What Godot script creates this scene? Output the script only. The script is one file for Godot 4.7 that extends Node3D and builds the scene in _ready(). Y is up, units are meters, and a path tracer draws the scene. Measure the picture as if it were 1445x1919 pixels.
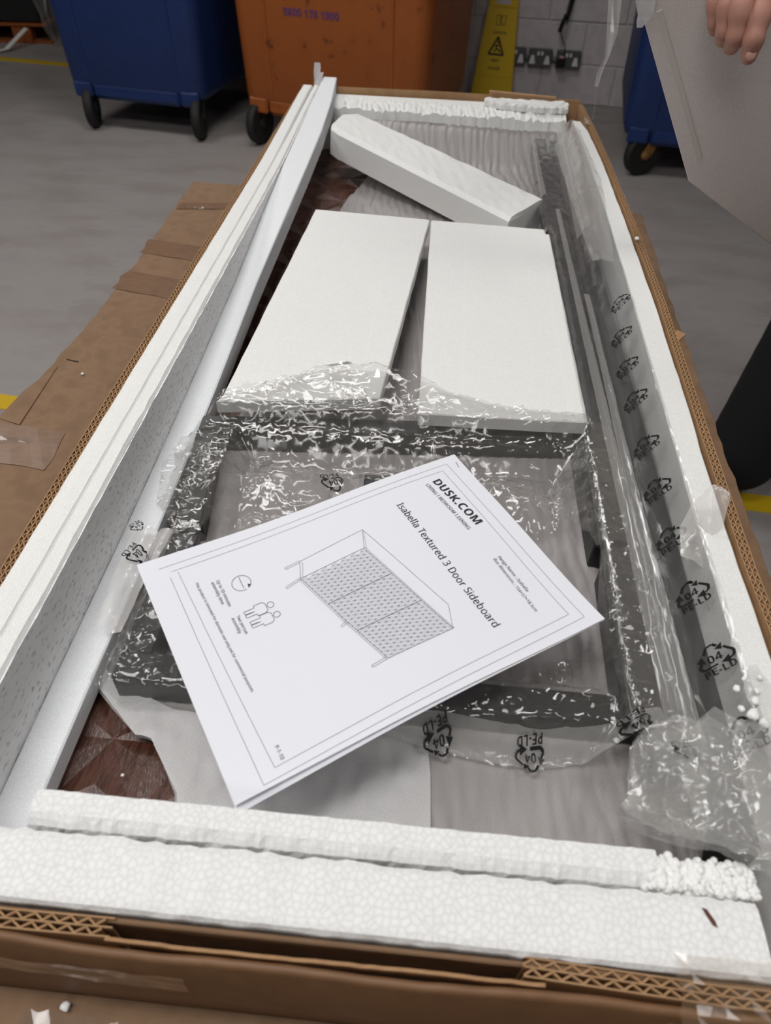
extends Node3D
# An opened flat-pack carton on a table in a warehouse, seen from its near end. Carton rim is y = 0, the floor y = -0.85, metres.

const FLOOR := -0.85
const INK := Color(0.03, 0.03, 0.035)
var M := {}
var taken := {}
var rng := RandomNumberGenerator.new()
var nz := {}


# ---------------------------------------------------------------- mesh buffer
class MB:
	var t := PackedVector3Array()
	var s := PackedInt32Array()

	func tri(a: Vector3, b: Vector3, c: Vector3, g := -1) -> void:   # counter-clockwise seen from outside
		t.push_back(a); t.push_back(b); t.push_back(c); s.push_back(g)

	func quad(a: Vector3, b: Vector3, c: Vector3, d: Vector3, g := -1) -> void:
		tri(a, b, c, g); tri(a, c, d, g)

	func outward(from: int) -> void:     # turn the triangles added since «from» so that they face outwards
		var vol := 0.0
		var o := t[from * 3] if from * 3 < t.size() else Vector3.ZERO
		for i in range(from, s.size()):
			vol += (t[i * 3] - o).dot((t[i * 3 + 1] - o).cross(t[i * 3 + 2] - o))
		if vol < 0.0:
			for i in range(from, s.size()):
				var k := t[i * 3 + 1]
				t[i * 3 + 1] = t[i * 3 + 2]
				t[i * 3 + 2] = k

	func loft(rings: Array, g := -1, cap0 := true, cap1 := true, closed := true) -> void:
		var from := s.size()
		for r in rings.size() - 1:
			var p: PackedVector3Array = rings[r]
			var q: PackedVector3Array = rings[r + 1]
			for i in (p.size() if closed else p.size() - 1):
				var j := (i + 1) % p.size()
				quad(p[i], p[j], q[j], q[i], g)
		if cap0: fan(rings[0], true)
		if cap1: fan(rings[-1], false)
		if cap0 and cap1 and closed: outward(from)

	func fan(p: PackedVector3Array, flip: bool) -> void:
		var m := Vector3.ZERO
		for v in p: m += v
		m /= p.size()
		for i in p.size():
			var j := (i + 1) % p.size()
			if flip: tri(m, p[j], p[i])
			else: tri(m, p[i], p[j])

	func box(c: Vector3, size: Vector3, bev := 0.0, b := Basis()) -> void:   # chamfered box
		var h := size / 2.0
		beam(c - b.z * h.z, c + b.z * h.z, b.y, size.x, size.y, bev)

	func beam(a: Vector3, b: Vector3, up: Vector3, w: float, h: float, bev := 0.0) -> void:
		var f := (b - a).normalized()
		var x := up.cross(f).normalized()
		var y := f.cross(x).normalized()
		var e: float = minf(bev, minf(w, h) * 0.49)
		var rings := []
		if e <= 0.0:
			for p in [a, b]: rings.append(PackedVector3Array([p - x * w / 2 - y * h / 2, p + x * w / 2 - y * h / 2, p + x * w / 2 + y * h / 2, p - x * w / 2 + y * h / 2]))
		else:
			for k in [[a, e], [a + f * e, 0.0], [b - f * e, 0.0], [b, e]]:
				var u: float = w / 2 - k[1]
				var v: float = h / 2 - k[1]
				var cu := w / 2 - e
				var cv := h / 2 - e
				var p: Vector3 = k[0]
				var ring := PackedVector3Array()
				for q in [[-cu, -v], [cu, -v], [u, -cv], [u, cv], [cu, v], [-cu, v], [-u, cv], [-u, -cv]]:
					ring.push_back(p + x * q[0] + y * q[1])
				rings.append(ring)
		loft(rings)

	func lathe(prof: Array, o: Vector3, axis: Vector3, n := 20, g := 0) -> void:   # prof: [radius, height along axis]
		var u := axis.cross(Vector3(0.31, 0.83, 0.47)).normalized()
		var v := axis.cross(u).normalized()
		var rings := []
		for k in prof:
			var ring := PackedVector3Array()
			for i in n:
				var a := TAU * i / n
				ring.push_back(o + axis * k[1] + (u * cos(a) + v * sin(a)) * k[0])
			rings.append(ring)
		loft(rings, g)

	func tube(pts: Array, r: float, n := 8) -> void:
		var rings := []
		for i in pts.size():
			var d: Vector3 = (pts[mini(i + 1, pts.size() - 1)] - pts[maxi(i - 1, 0)]).normalized()
			var u := d.cross(Vector3(0.13, 0.27, 0.95)).normalized()
			var v := d.cross(u).normalized()
			var ring := PackedVector3Array()
			for k in n: ring.push_back(pts[i] + (u * cos(TAU * k / n) + v * sin(TAU * k / n)) * r)
			rings.append(ring)
		loft(rings, 0)

	func slab(poly: PackedVector2Array, y0: float, y1: float, bev := 0.0, top = null) -> void:   # an extruded outline (x, z)
		var a := 0.0
		var n := poly.size()
		for i in n: a += poly[i].cross(poly[(i + 1) % n])
		if a > 0.0: poly.reverse()
		var inn := PackedVector2Array()
		for i in n:
			var d0 := (poly[i] - poly[(i + n - 1) % n]).normalized()
			var d1 := (poly[(i + 1) % n] - poly[i]).normalized()
			var b := (d0.orthogonal() + d1.orthogonal())
			b = b.normalized() / maxf(0.5, sqrt(maxf(0.05, (1.0 + d0.dot(d1)) / 2.0)))
			inn.push_back(poly[i] + b * bev)
		if inn.size() > 2 and bev > 0.0 and not Geometry2D.is_point_in_polygon(inn[0], poly):
			for i in n: inn[i] = poly[i] * 2.0 - inn[i]
		var hy := func(p: Vector2) -> float: return y1 + (top.call(p.x, p.y) if top != null else 0.0)
		for i in n:
			var j := (i + 1) % n
			var p := poly[i]
			var q := poly[j]
			var pt := Vector3(p.x, hy.call(p) - bev, p.y)
			var qt := Vector3(q.x, hy.call(q) - bev, q.y)
			quad(Vector3(p.x, y0, p.y), Vector3(q.x, y0, q.y), qt, pt)
			if bev > 0.0: quad(pt, qt, Vector3(inn[j].x, hy.call(inn[j]), inn[j].y), Vector3(inn[i].x, hy.call(inn[i]), inn[i].y))
		var id := Geometry2D.triangulate_polygon(inn)
		for k in range(0, id.size(), 3):
			var v := [inn[id[k]], inn[id[k + 1]], inn[id[k + 2]]]
			if (v[1] - v[0]).cross(v[2] - v[0]) > 0.0: v = [v[0], v[2], v[1]]
			tri(Vector3(v[0].x, hy.call(v[0]), v[0].y), Vector3(v[1].x, hy.call(v[1]), v[1].y), Vector3(v[2].x, hy.call(v[2]), v[2].y))
			tri(Vector3(v[0].x, y0, v[0].y), Vector3(v[2].x, y0, v[2].y), Vector3(v[1].x, y0, v[1].y))

	func into(st: SurfaceTool) -> void:
		st.begin(Mesh.PRIMITIVE_TRIANGLES)
		for i in s.size():
			st.set_smooth_group(s[i])
			st.add_vertex(t[i * 3]); st.add_vertex(t[i * 3 + 2]); st.add_vertex(t[i * 3 + 1])
		st.generate_normals()

	func mesh() -> ArrayMesh:
		var st := SurfaceTool.new()
		into(st)
		return st.commit()


# ---------------------------------------------------------------- flat print: lines and letters as thin ink
class Ink:
	var t := PackedVector2Array()

	func quad(a: Vector2, b: Vector2, c: Vector2, d: Vector2) -> void:
		t.append_array([a, b, c, a, c, d])

	func line(a: Vector2, b: Vector2, w: float, step := 1e9) -> void:
		var n := maxi(1, ceili(a.distance_to(b) / step))
		var o := (b - a).normalized().orthogonal() * w / 2
		for i in n:
			var p := a.lerp(b, float(i) / n)
			var q := a.lerp(b, float(i + 1) / n)
			quad(p - o, q - o, q + o, p + o)

	func poly(p: Array, w: float, close := false, step := 1e9) -> void:
		for i in (p.size() if close else p.size() - 1): line(p[i], p[(i + 1) % p.size()], w, step)

	func arc(c: Vector2, r: float, a0: float, a1: float, w: float, n := 20) -> void:
		var p := []
		for i in n + 1: p.append(c + Vector2.from_angle(lerpf(a0, a1, float(i) / n)) * r)
		poly(p, w)

	func text(said: String, at: Vector2, width: float, bold := false, turn := 0.0, tall := 1.0) -> void:   # y downwards; «at» is the left end of the baseline
		var tm := TextMesh.new()
		var f := SystemFont.new()
		f.font_names = PackedStringArray(["Droid Sans"])
		if bold: f.font_weight = 700
		tm.font = f
		tm.font_size = 64
		tm.pixel_size = 0.01
		tm.depth = 0.0
		tm.curve_step = 1.5
		tm.text = said
		var arr := tm.surface_get_arrays(0)
		var v: PackedVector3Array = arr[Mesh.ARRAY_VERTEX]
		var id: PackedInt32Array = arr[Mesh.ARRAY_INDEX] if arr[Mesh.ARRAY_INDEX] != null else PackedInt32Array(range(v.size()))
		var bb := tm.get_aabb()
		var base := bb.position.y
		for ch in "gjpqy,":
			if said.contains(ch):
				base = bb.position.y + 0.64 * 0.21
				break
		var k := width / bb.size.x
		for i in id:
			t.push_back(at + Vector2((v[i].x - bb.position.x) * k, -(v[i].y - base) * k * tall).rotated(turn))

	func mesh(map: Callable) -> ArrayMesh:
		var b := MB.new()
		for i in range(0, t.size(), 3):
			var p: Vector3 = map.call(t[i])
			var q: Vector3 = map.call(t[i + 1])
			var r: Vector3 = map.call(t[i + 2])
			if (q - p).cross(r - p).dot(map.call(t[i] + Vector2(0, 0), 1.0) - p) < 0.0: b.tri(p, r, q)
			else: b.tri(p, q, r)
		return b.mesh()


# ---------------------------------------------------------------- naming and tagging
func numbered(called: String) -> String:
	var n: int = taken.get(called, 0)
	taken[called] = n + 1
	return called if n == 0 else "%s_%03d" % [called, n]

func tag(o: Node3D, label: String, category: String, group := "") -> Node3D:
	o.set_meta("label", label); o.set_meta("category", category)
	if group: o.set_meta("group", group)
	return o

func thing(called: String, label: String, category: String, at := Vector3.ZERO, turn := 0.0, group := "") -> Node3D:
	var o := Node3D.new()
	o.name = numbered(called)
	add_child(o)
	o.position = at; o.rotation.y = turn
	tag(o, label, category, group)
	return o

func part(parent: Node3D, called: String, m, mat: Material, label := "") -> MeshInstance3D:
	var o := MeshInstance3D.new()
	o.name = called
	o.mesh = m.mesh() if m is MB else m
	o.material_override = mat
	o.cast_shadow = GeometryInstance3D.SHADOW_CASTING_SETTING_ON
	parent.add_child(o, true)
	if label: o.set_meta("label", label)
	return o

func solo(called: String, m, mat: Material, label: String, category: String, group := "") -> MeshInstance3D:
	var o := part(self, numbered(called), m, mat)
	tag(o, label, category, group)
	return o

func struct(called: String, m, mat: Material, parent: Node3D = null) -> MeshInstance3D:
	var o := part(parent if parent else self, called, m, mat)
	if parent == null: o.set_meta("kind", "structure")
	return o


# ---------------------------------------------------------------- materials
func noise(type: int, freq: float, oct := 3, sd := 1) -> FastNoiseLite:
	var f := FastNoiseLite.new()
	f.noise_type = type; f.frequency = freq; f.fractal_octaves = oct; f.seed = sd
	if oct == 1: f.fractal_type = FastNoiseLite.FRACTAL_NONE
	return f

func ramp(stops: Array) -> Gradient:
	var g := Gradient.new()
	var o := PackedFloat32Array()
	var c := PackedColorArray()
	for s in stops:
		o.push_back(s[0]); c.push_back(s[1])
	g.offsets = o; g.colors = c
	return g

func tex(f: FastNoiseLite, stops: Array, size := 512, norm := false) -> NoiseTexture2D:
	var t := NoiseTexture2D.new()
	t.width = size; t.height = size; t.seamless = true; t.noise = f; t.normalize = norm
	if stops.size(): t.color_ramp = ramp(stops)
	return t

func grey(v: float) -> Color: return Color(v, v, v)

func plain(color: Color, rough := 0.6, metal := 0.0, spec := 0.5) -> StandardMaterial3D:
	var m := StandardMaterial3D.new()
	m.albedo_color = color; m.roughness = rough; m.metallic = metal; m.metallic_specular = spec
	return m

func textured(color: Color, t: Texture2D, scale: Vector3, rough := 0.7, world := false) -> StandardMaterial3D:
	var m := plain(color, rough)
	m.albedo_texture = t
	m.uv1_triplanar = true; m.uv1_world_triplanar = world; m.uv1_scale = scale
	return m

func film(alpha: float, tint := Color(0.93, 0.93, 0.92), rough := 0.1) -> StandardMaterial3D:
	var m := plain(Color(tint.r, tint.g, tint.b, alpha), rough)
	m.transparency = BaseMaterial3D.TRANSPARENCY_ALPHA
	m.cull_mode = BaseMaterial3D.CULL_DISABLED
	return m

func make_materials() -> void:
	var bead := noise(FastNoiseLite.TYPE_CELLULAR, 0.055, 1, 5)
	bead.cellular_return_type = FastNoiseLite.RETURN_DISTANCE2_SUB
	bead.cellular_jitter = 0.9
	var beads := tex(bead, [[0.0, grey(0.92)], [0.1, grey(0.975)], [0.35, grey(1.0)]], 1024)
	var beadh := tex(bead, [[0.0, grey(0.0)], [0.12, grey(0.55)], [0.5, grey(1.0)]], 1024)
	M.foam = textured(Color(0.935, 0.935, 0.93), beads, Vector3.ONE * 4.2, 0.75)
	M.foam.heightmap_enabled = true; M.foam.heightmap_texture = beadh; M.foam.heightmap_scale = 0.022
	M.foam_fine = textured(Color(0.935, 0.935, 0.925), beads, Vector3.ONE * 9.0, 0.7)
	M.foam_fine.heightmap_enabled = true; M.foam_fine.heightmap_texture = beadh; M.foam_fine.heightmap_scale = 0.015
	M.foam_blue = textured(Color(0.925, 0.935, 0.945), beads, Vector3.ONE * 9.0, 0.7)
	var pit := noise(FastNoiseLite.TYPE_SIMPLEX, 0.05, 2, 9)
	var pits := tex(pit, [[0.0, grey(0.78)], [0.13, grey(0.85)], [0.18, grey(0.985)], [1.0, grey(1.0)]], 512, true)
	var pith := tex(pit, [[0.0, grey(0.0)], [0.3, grey(0.9)], [1.0, grey(1.0)]], 512, true)
	M.foam_cut = textured(Color(0.93, 0.93, 0.93), pits, Vector3(7, 7, 3.2), 0.85)
	M.foam_cut.heightmap_enabled = true; M.foam_cut.heightmap_texture = pith; M.foam_cut.heightmap_scale = 0.12
	M.bead = plain(Color(0.94, 0.94, 0.93), 0.6)
	# cardboard
	var cn := noise(FastNoiseLite.TYPE_SIMPLEX, 0.012, 5, 21)
	var card := tex(cn, [[0.0, Color(0.89, 0.885, 0.88)], [0.35, Color(0.955, 0.95, 0.945)], [0.6, Color(1, 1, 1)], [1.0, Color(0.93, 0.92, 0.91)]], 512, true)
	M.card = textured(Color(0.66, 0.52, 0.375), card, Vector3(2.5, 2.5, 2.5), 0.8)
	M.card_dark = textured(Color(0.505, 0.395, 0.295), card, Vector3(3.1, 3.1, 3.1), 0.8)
	M.card_edge = textured(Color(0.66, 0.515, 0.37), card, Vector3(9, 9, 9), 0.9)
	M.card_gloss = textured(Color(0.475, 0.345, 0.23), card, Vector3(3, 3, 6), 0.55)
	M.tape = film(0.10, Color(0.75, 0.62, 0.48), 0.16)
	M.tape_brown = textured(Color(0.475, 0.36, 0.265), card, Vector3(4, 4, 14), 0.38)
	# walnut
	var wn := noise(FastNoiseLite.TYPE_SIMPLEX, 0.02, 4, 33)
	var wood := tex(wn, [[0.0, Color(0.5, 0.42, 0.38)], [0.4, Color(0.85, 0.78, 0.74)], [0.7, Color(1, 1, 1)], [1.0, Color(0.7, 0.62, 0.58)]], 512, true)
	M.walnut = textured(Color(0.36, 0.235, 0.185), wood, Vector3(16, 16, 2.2), 0.34)
	var gr := tex(noise(FastNoiseLite.TYPE_SIMPLEX, 0.12, 2, 4), [], 512, true)
	M.walnut.heightmap_enabled = true; M.walnut.heightmap_texture = gr; M.walnut.heightmap_scale = 0.03
	# plastics
	var pe := tex(noise(FastNoiseLite.TYPE_SIMPLEX, 0.16, 2, 8), [[0.0, grey(0.84)], [0.5, grey(0.94)], [1.0, grey(1.0)]], 512, true)
	M.pe_foam = textured(Color(0.71, 0.69, 0.685, 0.86), pe, Vector3.ONE * 10.0, 0.45)
	M.pe_foam.transparency = BaseMaterial3D.TRANSPARENCY_ALPHA
	M.pe_white = textured(Color(0.89, 0.885, 0.885, 0.82), pe, Vector3.ONE * 10.0, 0.5)
	M.pe_white.transparency = BaseMaterial3D.TRANSPARENCY_ALPHA
	M.film = film(0.085, Color(0.60, 0.59, 0.565), 0.12)
	M.film_clear = film(0.04, Color(0.62, 0.61, 0.59), 0.12)
	M.film_milk = film(0.20, Color(0.87, 0.865, 0.85), 0.15)
	M.film_white = film(0.40, Color(0.93, 0.92, 0.91), 0.2)
	M.black = plain(Color(0.085, 0.085, 0.09), 0.42)
	M.black_bar = plain(Color(0.15, 0.15, 0.165), 0.45)
	M.ink = plain(INK, 0.5)
	M.paper = plain(Color(0.895, 0.9, 0.925), 0.75)
	M.print = plain(Color(0.16, 0.16, 0.18), 0.8)
	M.print_line = plain(Color(0.42, 0.42, 0.45), 0.8)
	M.print_pale = plain(Color(0.56, 0.56, 0.58), 0.8)
	M.print_fine = plain(Color(0.30, 0.30, 0.32), 0.8)
	M.steel = plain(Color(0.7, 0.7, 0.7), 0.3, 1.0)
	# background
	var bn := noise(FastNoiseLite.TYPE_SIMPLEX, 0.006, 5, 12)
	var smudge := tex(noise(FastNoiseLite.TYPE_SIMPLEX, 0.012, 5, 55), [[0.0, Color(0.40, 0.40, 0.42)], [0.10, Color(0.72, 0.70, 0.68)], [0.22, Color(0.96, 0.96, 0.96)], [1.0, grey(1.0)]], 512, true)
	var wear := tex(bn, [[0.0, grey(0.91)], [0.5, grey(0.97)], [1.0, grey(1.0)]], 512, true)
	M.bin_blue = textured(Color(0.075, 0.185, 0.40), wear, Vector3.ONE * 2.0, 0.5)
	M.bin_orange = textured(Color(0.62, 0.33, 0.115), smudge, Vector3(1.1, 1.1, 1.1), 0.5)
	M.bin_print = plain(Color(0.35, 0.22, 0.42), 0.7)
	M.rubber = plain(Color(0.06, 0.055, 0.055), 0.75)
	M.tyre = plain(Color(0.10, 0.095, 0.095), 0.7)
	M.zinc = plain(Color(0.3, 0.29, 0.28), 0.5, 0.6)
	M.rust = plain(Color(0.56, 0.40, 0.2), 0.6, 0.2)
	M.yellow = plain(Color(0.80, 0.66, 0.06), 0.5)
	M.sign = plain(Color(0.82, 0.68, 0.02), 0.45)
	M.sign_ink = plain(Color(0.12, 0.10, 0.04), 0.6)
	var fl := noise(FastNoiseLite.TYPE_SIMPLEX, 0.008, 5, 77)
	fl.domain_warp_enabled = true; fl.domain_warp_amplitude = 60.0
	var flo := tex(fl, [[0.0, Color(0.90, 0.89, 0.885)], [0.4, Color(0.965, 0.96, 0.955)], [0.65, Color(1, 1, 1)], [1.0, Color(0.93, 0.94, 0.94)]], 1024, true)
	M.floor = textured(Color(0.61, 0.588, 0.578), flo, Vector3(0.22, 1, 0.5), 0.5)
	M.block = textured(Color(0.80, 0.775, 0.775), wear, Vector3.ONE * 3.0, 0.6)
	M.mortar = plain(Color(0.74, 0.72, 0.72), 0.8)
	M.wall = textured(Color(0.62, 0.6, 0.6), wear, Vector3.ONE * 0.7, 0.8)
	M.ceiling = plain(Color(0.6, 0.6, 0.6), 0.9)
	M.socket = plain(Color(0.36, 0.36, 0.37), 0.45, 0.4)
	M.white = plain(Color(0.86, 0.85, 0.84), 0.5)
	M.pallet = textured(Color(0.60, 0.33, 0.12), wood, Vector3(3, 12, 3), 0.8)
	M.dark = plain(Color(0.05, 0.045, 0.045), 0.8)
	M.wrap = film(0.32, Color(0.62, 0.6, 0.58), 0.22)
	M.board = textured(Color(0.86, 0.825, 0.81), beads, Vector3.ONE * 6.0, 0.8)
	M.board_shade = plain(Color(0.785, 0.77, 0.735), 0.8)  # board colour darkened to paint in the shade of its crease
	var wr := noise(FastNoiseLite.TYPE_CELLULAR, 0.05, 2, 61)
	wr.cellular_return_type = FastNoiseLite.RETURN_DISTANCE2_SUB
	wr.domain_warp_enabled = true
	var creases := tex(wr, [[0.0, grey(0.86)], [0.12, grey(0.97)], [1.0, grey(1.0)]], 512, true)
	M.skin = textured(Color(0.665, 0.475, 0.405), creases, Vector3(60, 110, 60), 0.55)
	M.skin.heightmap_enabled = true; M.skin.heightmap_texture = tex(wr, [], 512, true); M.skin.heightmap_scale = 0.02
	M.skin.subsurf_scatter_enabled = true; M.skin.subsurf_scatter_strength = 0.12
	M.nail = plain(Color(0.70, 0.53, 0.48), 0.35)
	M.trousers = plain(Color(0.035, 0.033, 0.04), 0.9)
	M.jumper = plain(Color(0.10, 0.11, 0.14), 0.9)
	M.hair = plain(Color(0.35, 0.33, 0.31), 0.8)
	M.shoe = plain(Color(0.04, 0.04, 0.04), 0.5)
	M.table = plain(Color(0.42, 0.4, 0.38), 0.6)
	M.frame = plain(Color(0.75, 0.75, 0.75), 0.5)
	M.glow = plain(Color(0.9, 0.9, 0.9), 0.5)
	M.glow.emission_enabled = true; M.glow.emission = Color(1.0, 0.99, 0.98); M.glow.emission_energy_multiplier = 3.0


# ---------------------------------------------------------------- the room
func lamp(x: float, z: float, energy: float, label: String) -> void:
	var y := 2.30
	var o := thing("ceiling_light", label, "ceiling light", Vector3(x, y, z), 0, "ceiling light panels")
	var f := MB.new()
	for k in [[-0.61, 0, 0.03, 0.64], [0.61, 0, 0.03, 0.64]]: f.box(Vector3(k[0], 0.02, k[1]), Vector3(k[2], 0.05, k[3]), 0.004)
	for k in [-0.31, 0.31]: f.box(Vector3(0, 0.02, k), Vector3(1.2, 0.05, 0.03), 0.004)
	f.box(Vector3(0, 0.04, 0), Vector3(1.2, 0.012, 0.62))
	part(o, "frame", f, M.frame)
	var d := MB.new()
	d.box(Vector3(0, 0.012, 0), Vector3(1.18, 0.006, 0.58))
	part(o, "diffuser", d, M.glow)
	var l := AreaLight3D.new()
	l.name = "lamp"
	l.area_size = Vector2(1.18, 0.58); l.light_energy = energy; l.light_color = Color(1.0, 0.992, 0.985)
	l.area_range = 20.0; l.area_attenuation = 2.0
	l.shadow_enabled = true
	l.position = Vector3(0, -0.006, 0); l.rotation_degrees.x = -90
	o.add_child(l)

func room() -> void:
	var b := MB.new()
	b.box(Vector3(0, FLOOR - 0.06, -1.5), Vector3(12, 0.12, 16))
	struct("floor", b, M.floor)
	b = MB.new()
	b.box(Vector3(0, 2.41, -1.5), Vector3(12, 0.12, 16))
	struct("ceiling", b, M.ceiling)
	for k in [["wall_left", Vector3(-6.06, 0.75, -1.5), Vector3(0.12, 3.3, 16)], ["wall_right", Vector3(6.06, 0.75, -1.5), Vector3(0.12, 3.3, 16)], ["wall_front", Vector3(0, 0.75, 6.56), Vector3(12, 3.3, 0.12)], ["wall_far", Vector3(0, 0.75, -9.56), Vector3(12, 3.3, 0.12)]]:
		b = MB.new()
		b.box(k[1], k[2])
		struct(k[0], b, M.wall)
	# the painted block wall behind the bins
	var w := Node3D.new()
	w.name = "wall_back"
	add_child(w)
	w.set_meta("kind", "structure")
	w.position = Vector3(0.995, FLOOR, -4.114); w.rotation.y = -deg_to_rad(4.5)
	b = MB.new()
	b.box(Vector3(0.6, 1.6, -0.0715), Vector3(6.4, 3.2, 0.13))
	part(w, "mortar_bed", b, M.mortar)
	var shapes := []
	for len in [0.43, 0.205]:
		b = MB.new()
		b.box(Vector3.ZERO, Vector3(len, 0.203, 0.024), 0.004)
		shapes.append(b.mesh())
	for row in 15:
		var off := -0.651 if row % 2 == 1 else -0.437
		var x0 := off - 0.44 * 4
		for k in 16:
			var x := x0 + 0.44 * k + 0.22
			if x < -2.5 or x > 3.6: continue
			var o := part(w, "block", shapes[0], M.block)
			o.position = Vector3(x, 0.102 + row * 0.212 + rng.randf_range(-0.001, 0.001), -0.012 + rng.randf_range(-0.0015, 0.0015))
	# yellow lines painted on the floor
	b = MB.new()
	b.beam(Vector3(-4.2, FLOOR + 0.001, -1.01), Vector3(4.2, FLOOR + 0.001, -0.265), Vector3.UP, 0.066, 0.003)
	struct("trim_1", b, M.yellow)
	b = MB.new()
	b.beam(Vector3(-4.6, FLOOR + 0.001, -4.68), Vector3(-1.9, FLOOR + 0.001, -4.33), Vector3.UP, 0.075, 0.003)
	struct("trim_2", b, M.yellow)

func wall_point(x: float, y: float, off: float) -> Vector3:   # along the block wall, above the floor, in front of it
	return Vector3(0.995, FLOOR, -4.114) + Vector3(0.99692, 0, 0.07846) * x + Vector3(-0.07846, 0, 0.99692) * off + Vector3(0, y, 0)

func sockets() -> void:
	var at := [-0.615, -0.46, -0.294]
	var which := ["leftmost grey metal double socket on the block wall, half behind the yellow sign", "middle one of the three grey metal double sockets on the block wall", "rightmost grey metal double socket, with the black plug in it"]
	for i in 3:
		var o := thing("double_socket", which[i], "wall socket", wall_point(at[i], 0.238, 0.0), -deg_to_rad(4.5), "double sockets on the block wall")
		var b := MB.new()
		b.box(Vector3(0, 0, 0.02), Vector3(0.14, 0.088, 0.04), 0.004)
		part(o, "back_box", b, M.socket)
		for s in [-1, 1]:
			b = MB.new()
			b.slab(PackedVector2Array([Vector2(-0.018, 0.022), Vector2(0.018, 0.022), Vector2(0.008, -0.022), Vector2(-0.008, -0.022)]), 0, 0.003, 0.0005)
			var f := part(o, "outlet", b, M.white)
			f.rotation.x = PI / 2; f.position = Vector3(s * 0.043, -0.008, 0.04)
			b = MB.new()
			b.box(Vector3(s * 0.011, 0.024, 0.043), Vector3(0.014, 0.02, 0.006), 0.002)
			part(o, "switch", b, M.white)
		if i < 2:
			b = MB.new()
			b.tube([Vector3(0.068, -0.006, 0.02), Vector3(0.1, -0.006, 0.02)], 0.012, 10)
			part(o, "conduit", b, M.socket)
	var p := thing("mains_plug", "black plug with a pale top pushed into the rightmost socket", "plug", wall_point(-0.335, 0.228, 0.043), -deg_to_rad(4.5))
	var m := MB.new()
	m.beam(Vector3(0, -0.026, 0.018), Vector3(0, 0.022, 0.014), Vector3(0, 0, 1), 0.046, 0.032, 0.007)
	part(p, "plug_body", m, M.dark)
	m = MB.new()
	m.box(Vector3(0, 0.026, 0.014), Vector3(0.03, 0.012, 0.024), 0.004)
	part(p, "plug_top", m, plain(Color(0.8, 0.62, 0.62), 0.5), "pale pink top of the plug")
	m = MB.new()
	m.tube([Vector3(0.002, 0.03, 0.014), Vector3(0.012, 0.06, 0.02), Vector3(0.008, 0.09, 0.02), Vector3(-0.018, 0.125, 0.018), Vector3(-0.035, 0.155, 0.016)], 0.003)
	part(p, "cord", m, M.zinc)
	m = MB.new()
	m.tube([Vector3(-0.036, 0.15, 0.016), Vector3(-0.03, 0.185, 0.016), Vector3(-0.012, 0.235, 0.016)], 0.012, 10)
	part(p, "connector", m, M.dark)
	m = MB.new()
	m.tube([Vector3(-0.012, 0.23, 0.016), Vector3(-0.006, 0.3, 0.014), Vector3(-0.012, 0.42, 0.01), Vector3(-0.01, 0.9, -0.03)], 0.006)
	part(p, "cord", m, M.zinc)
	m = MB.new()
	var e := wall_point(-0.33, 0.0, 0.02)
	m.tube([e + Vector3(-0.012, 0.43, 0), e + Vector3(0.0, 0.5, 0), e + Vector3(0.012, 0.62, 0), e + Vector3(0.01, 1.2, -0.015)], 0.011)
	solo("hanging_cable", m, plain(Color(0.09, 0.11, 0.08), 0.6), "dark cable end hanging down the block wall above the sockets", "cable")

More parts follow.
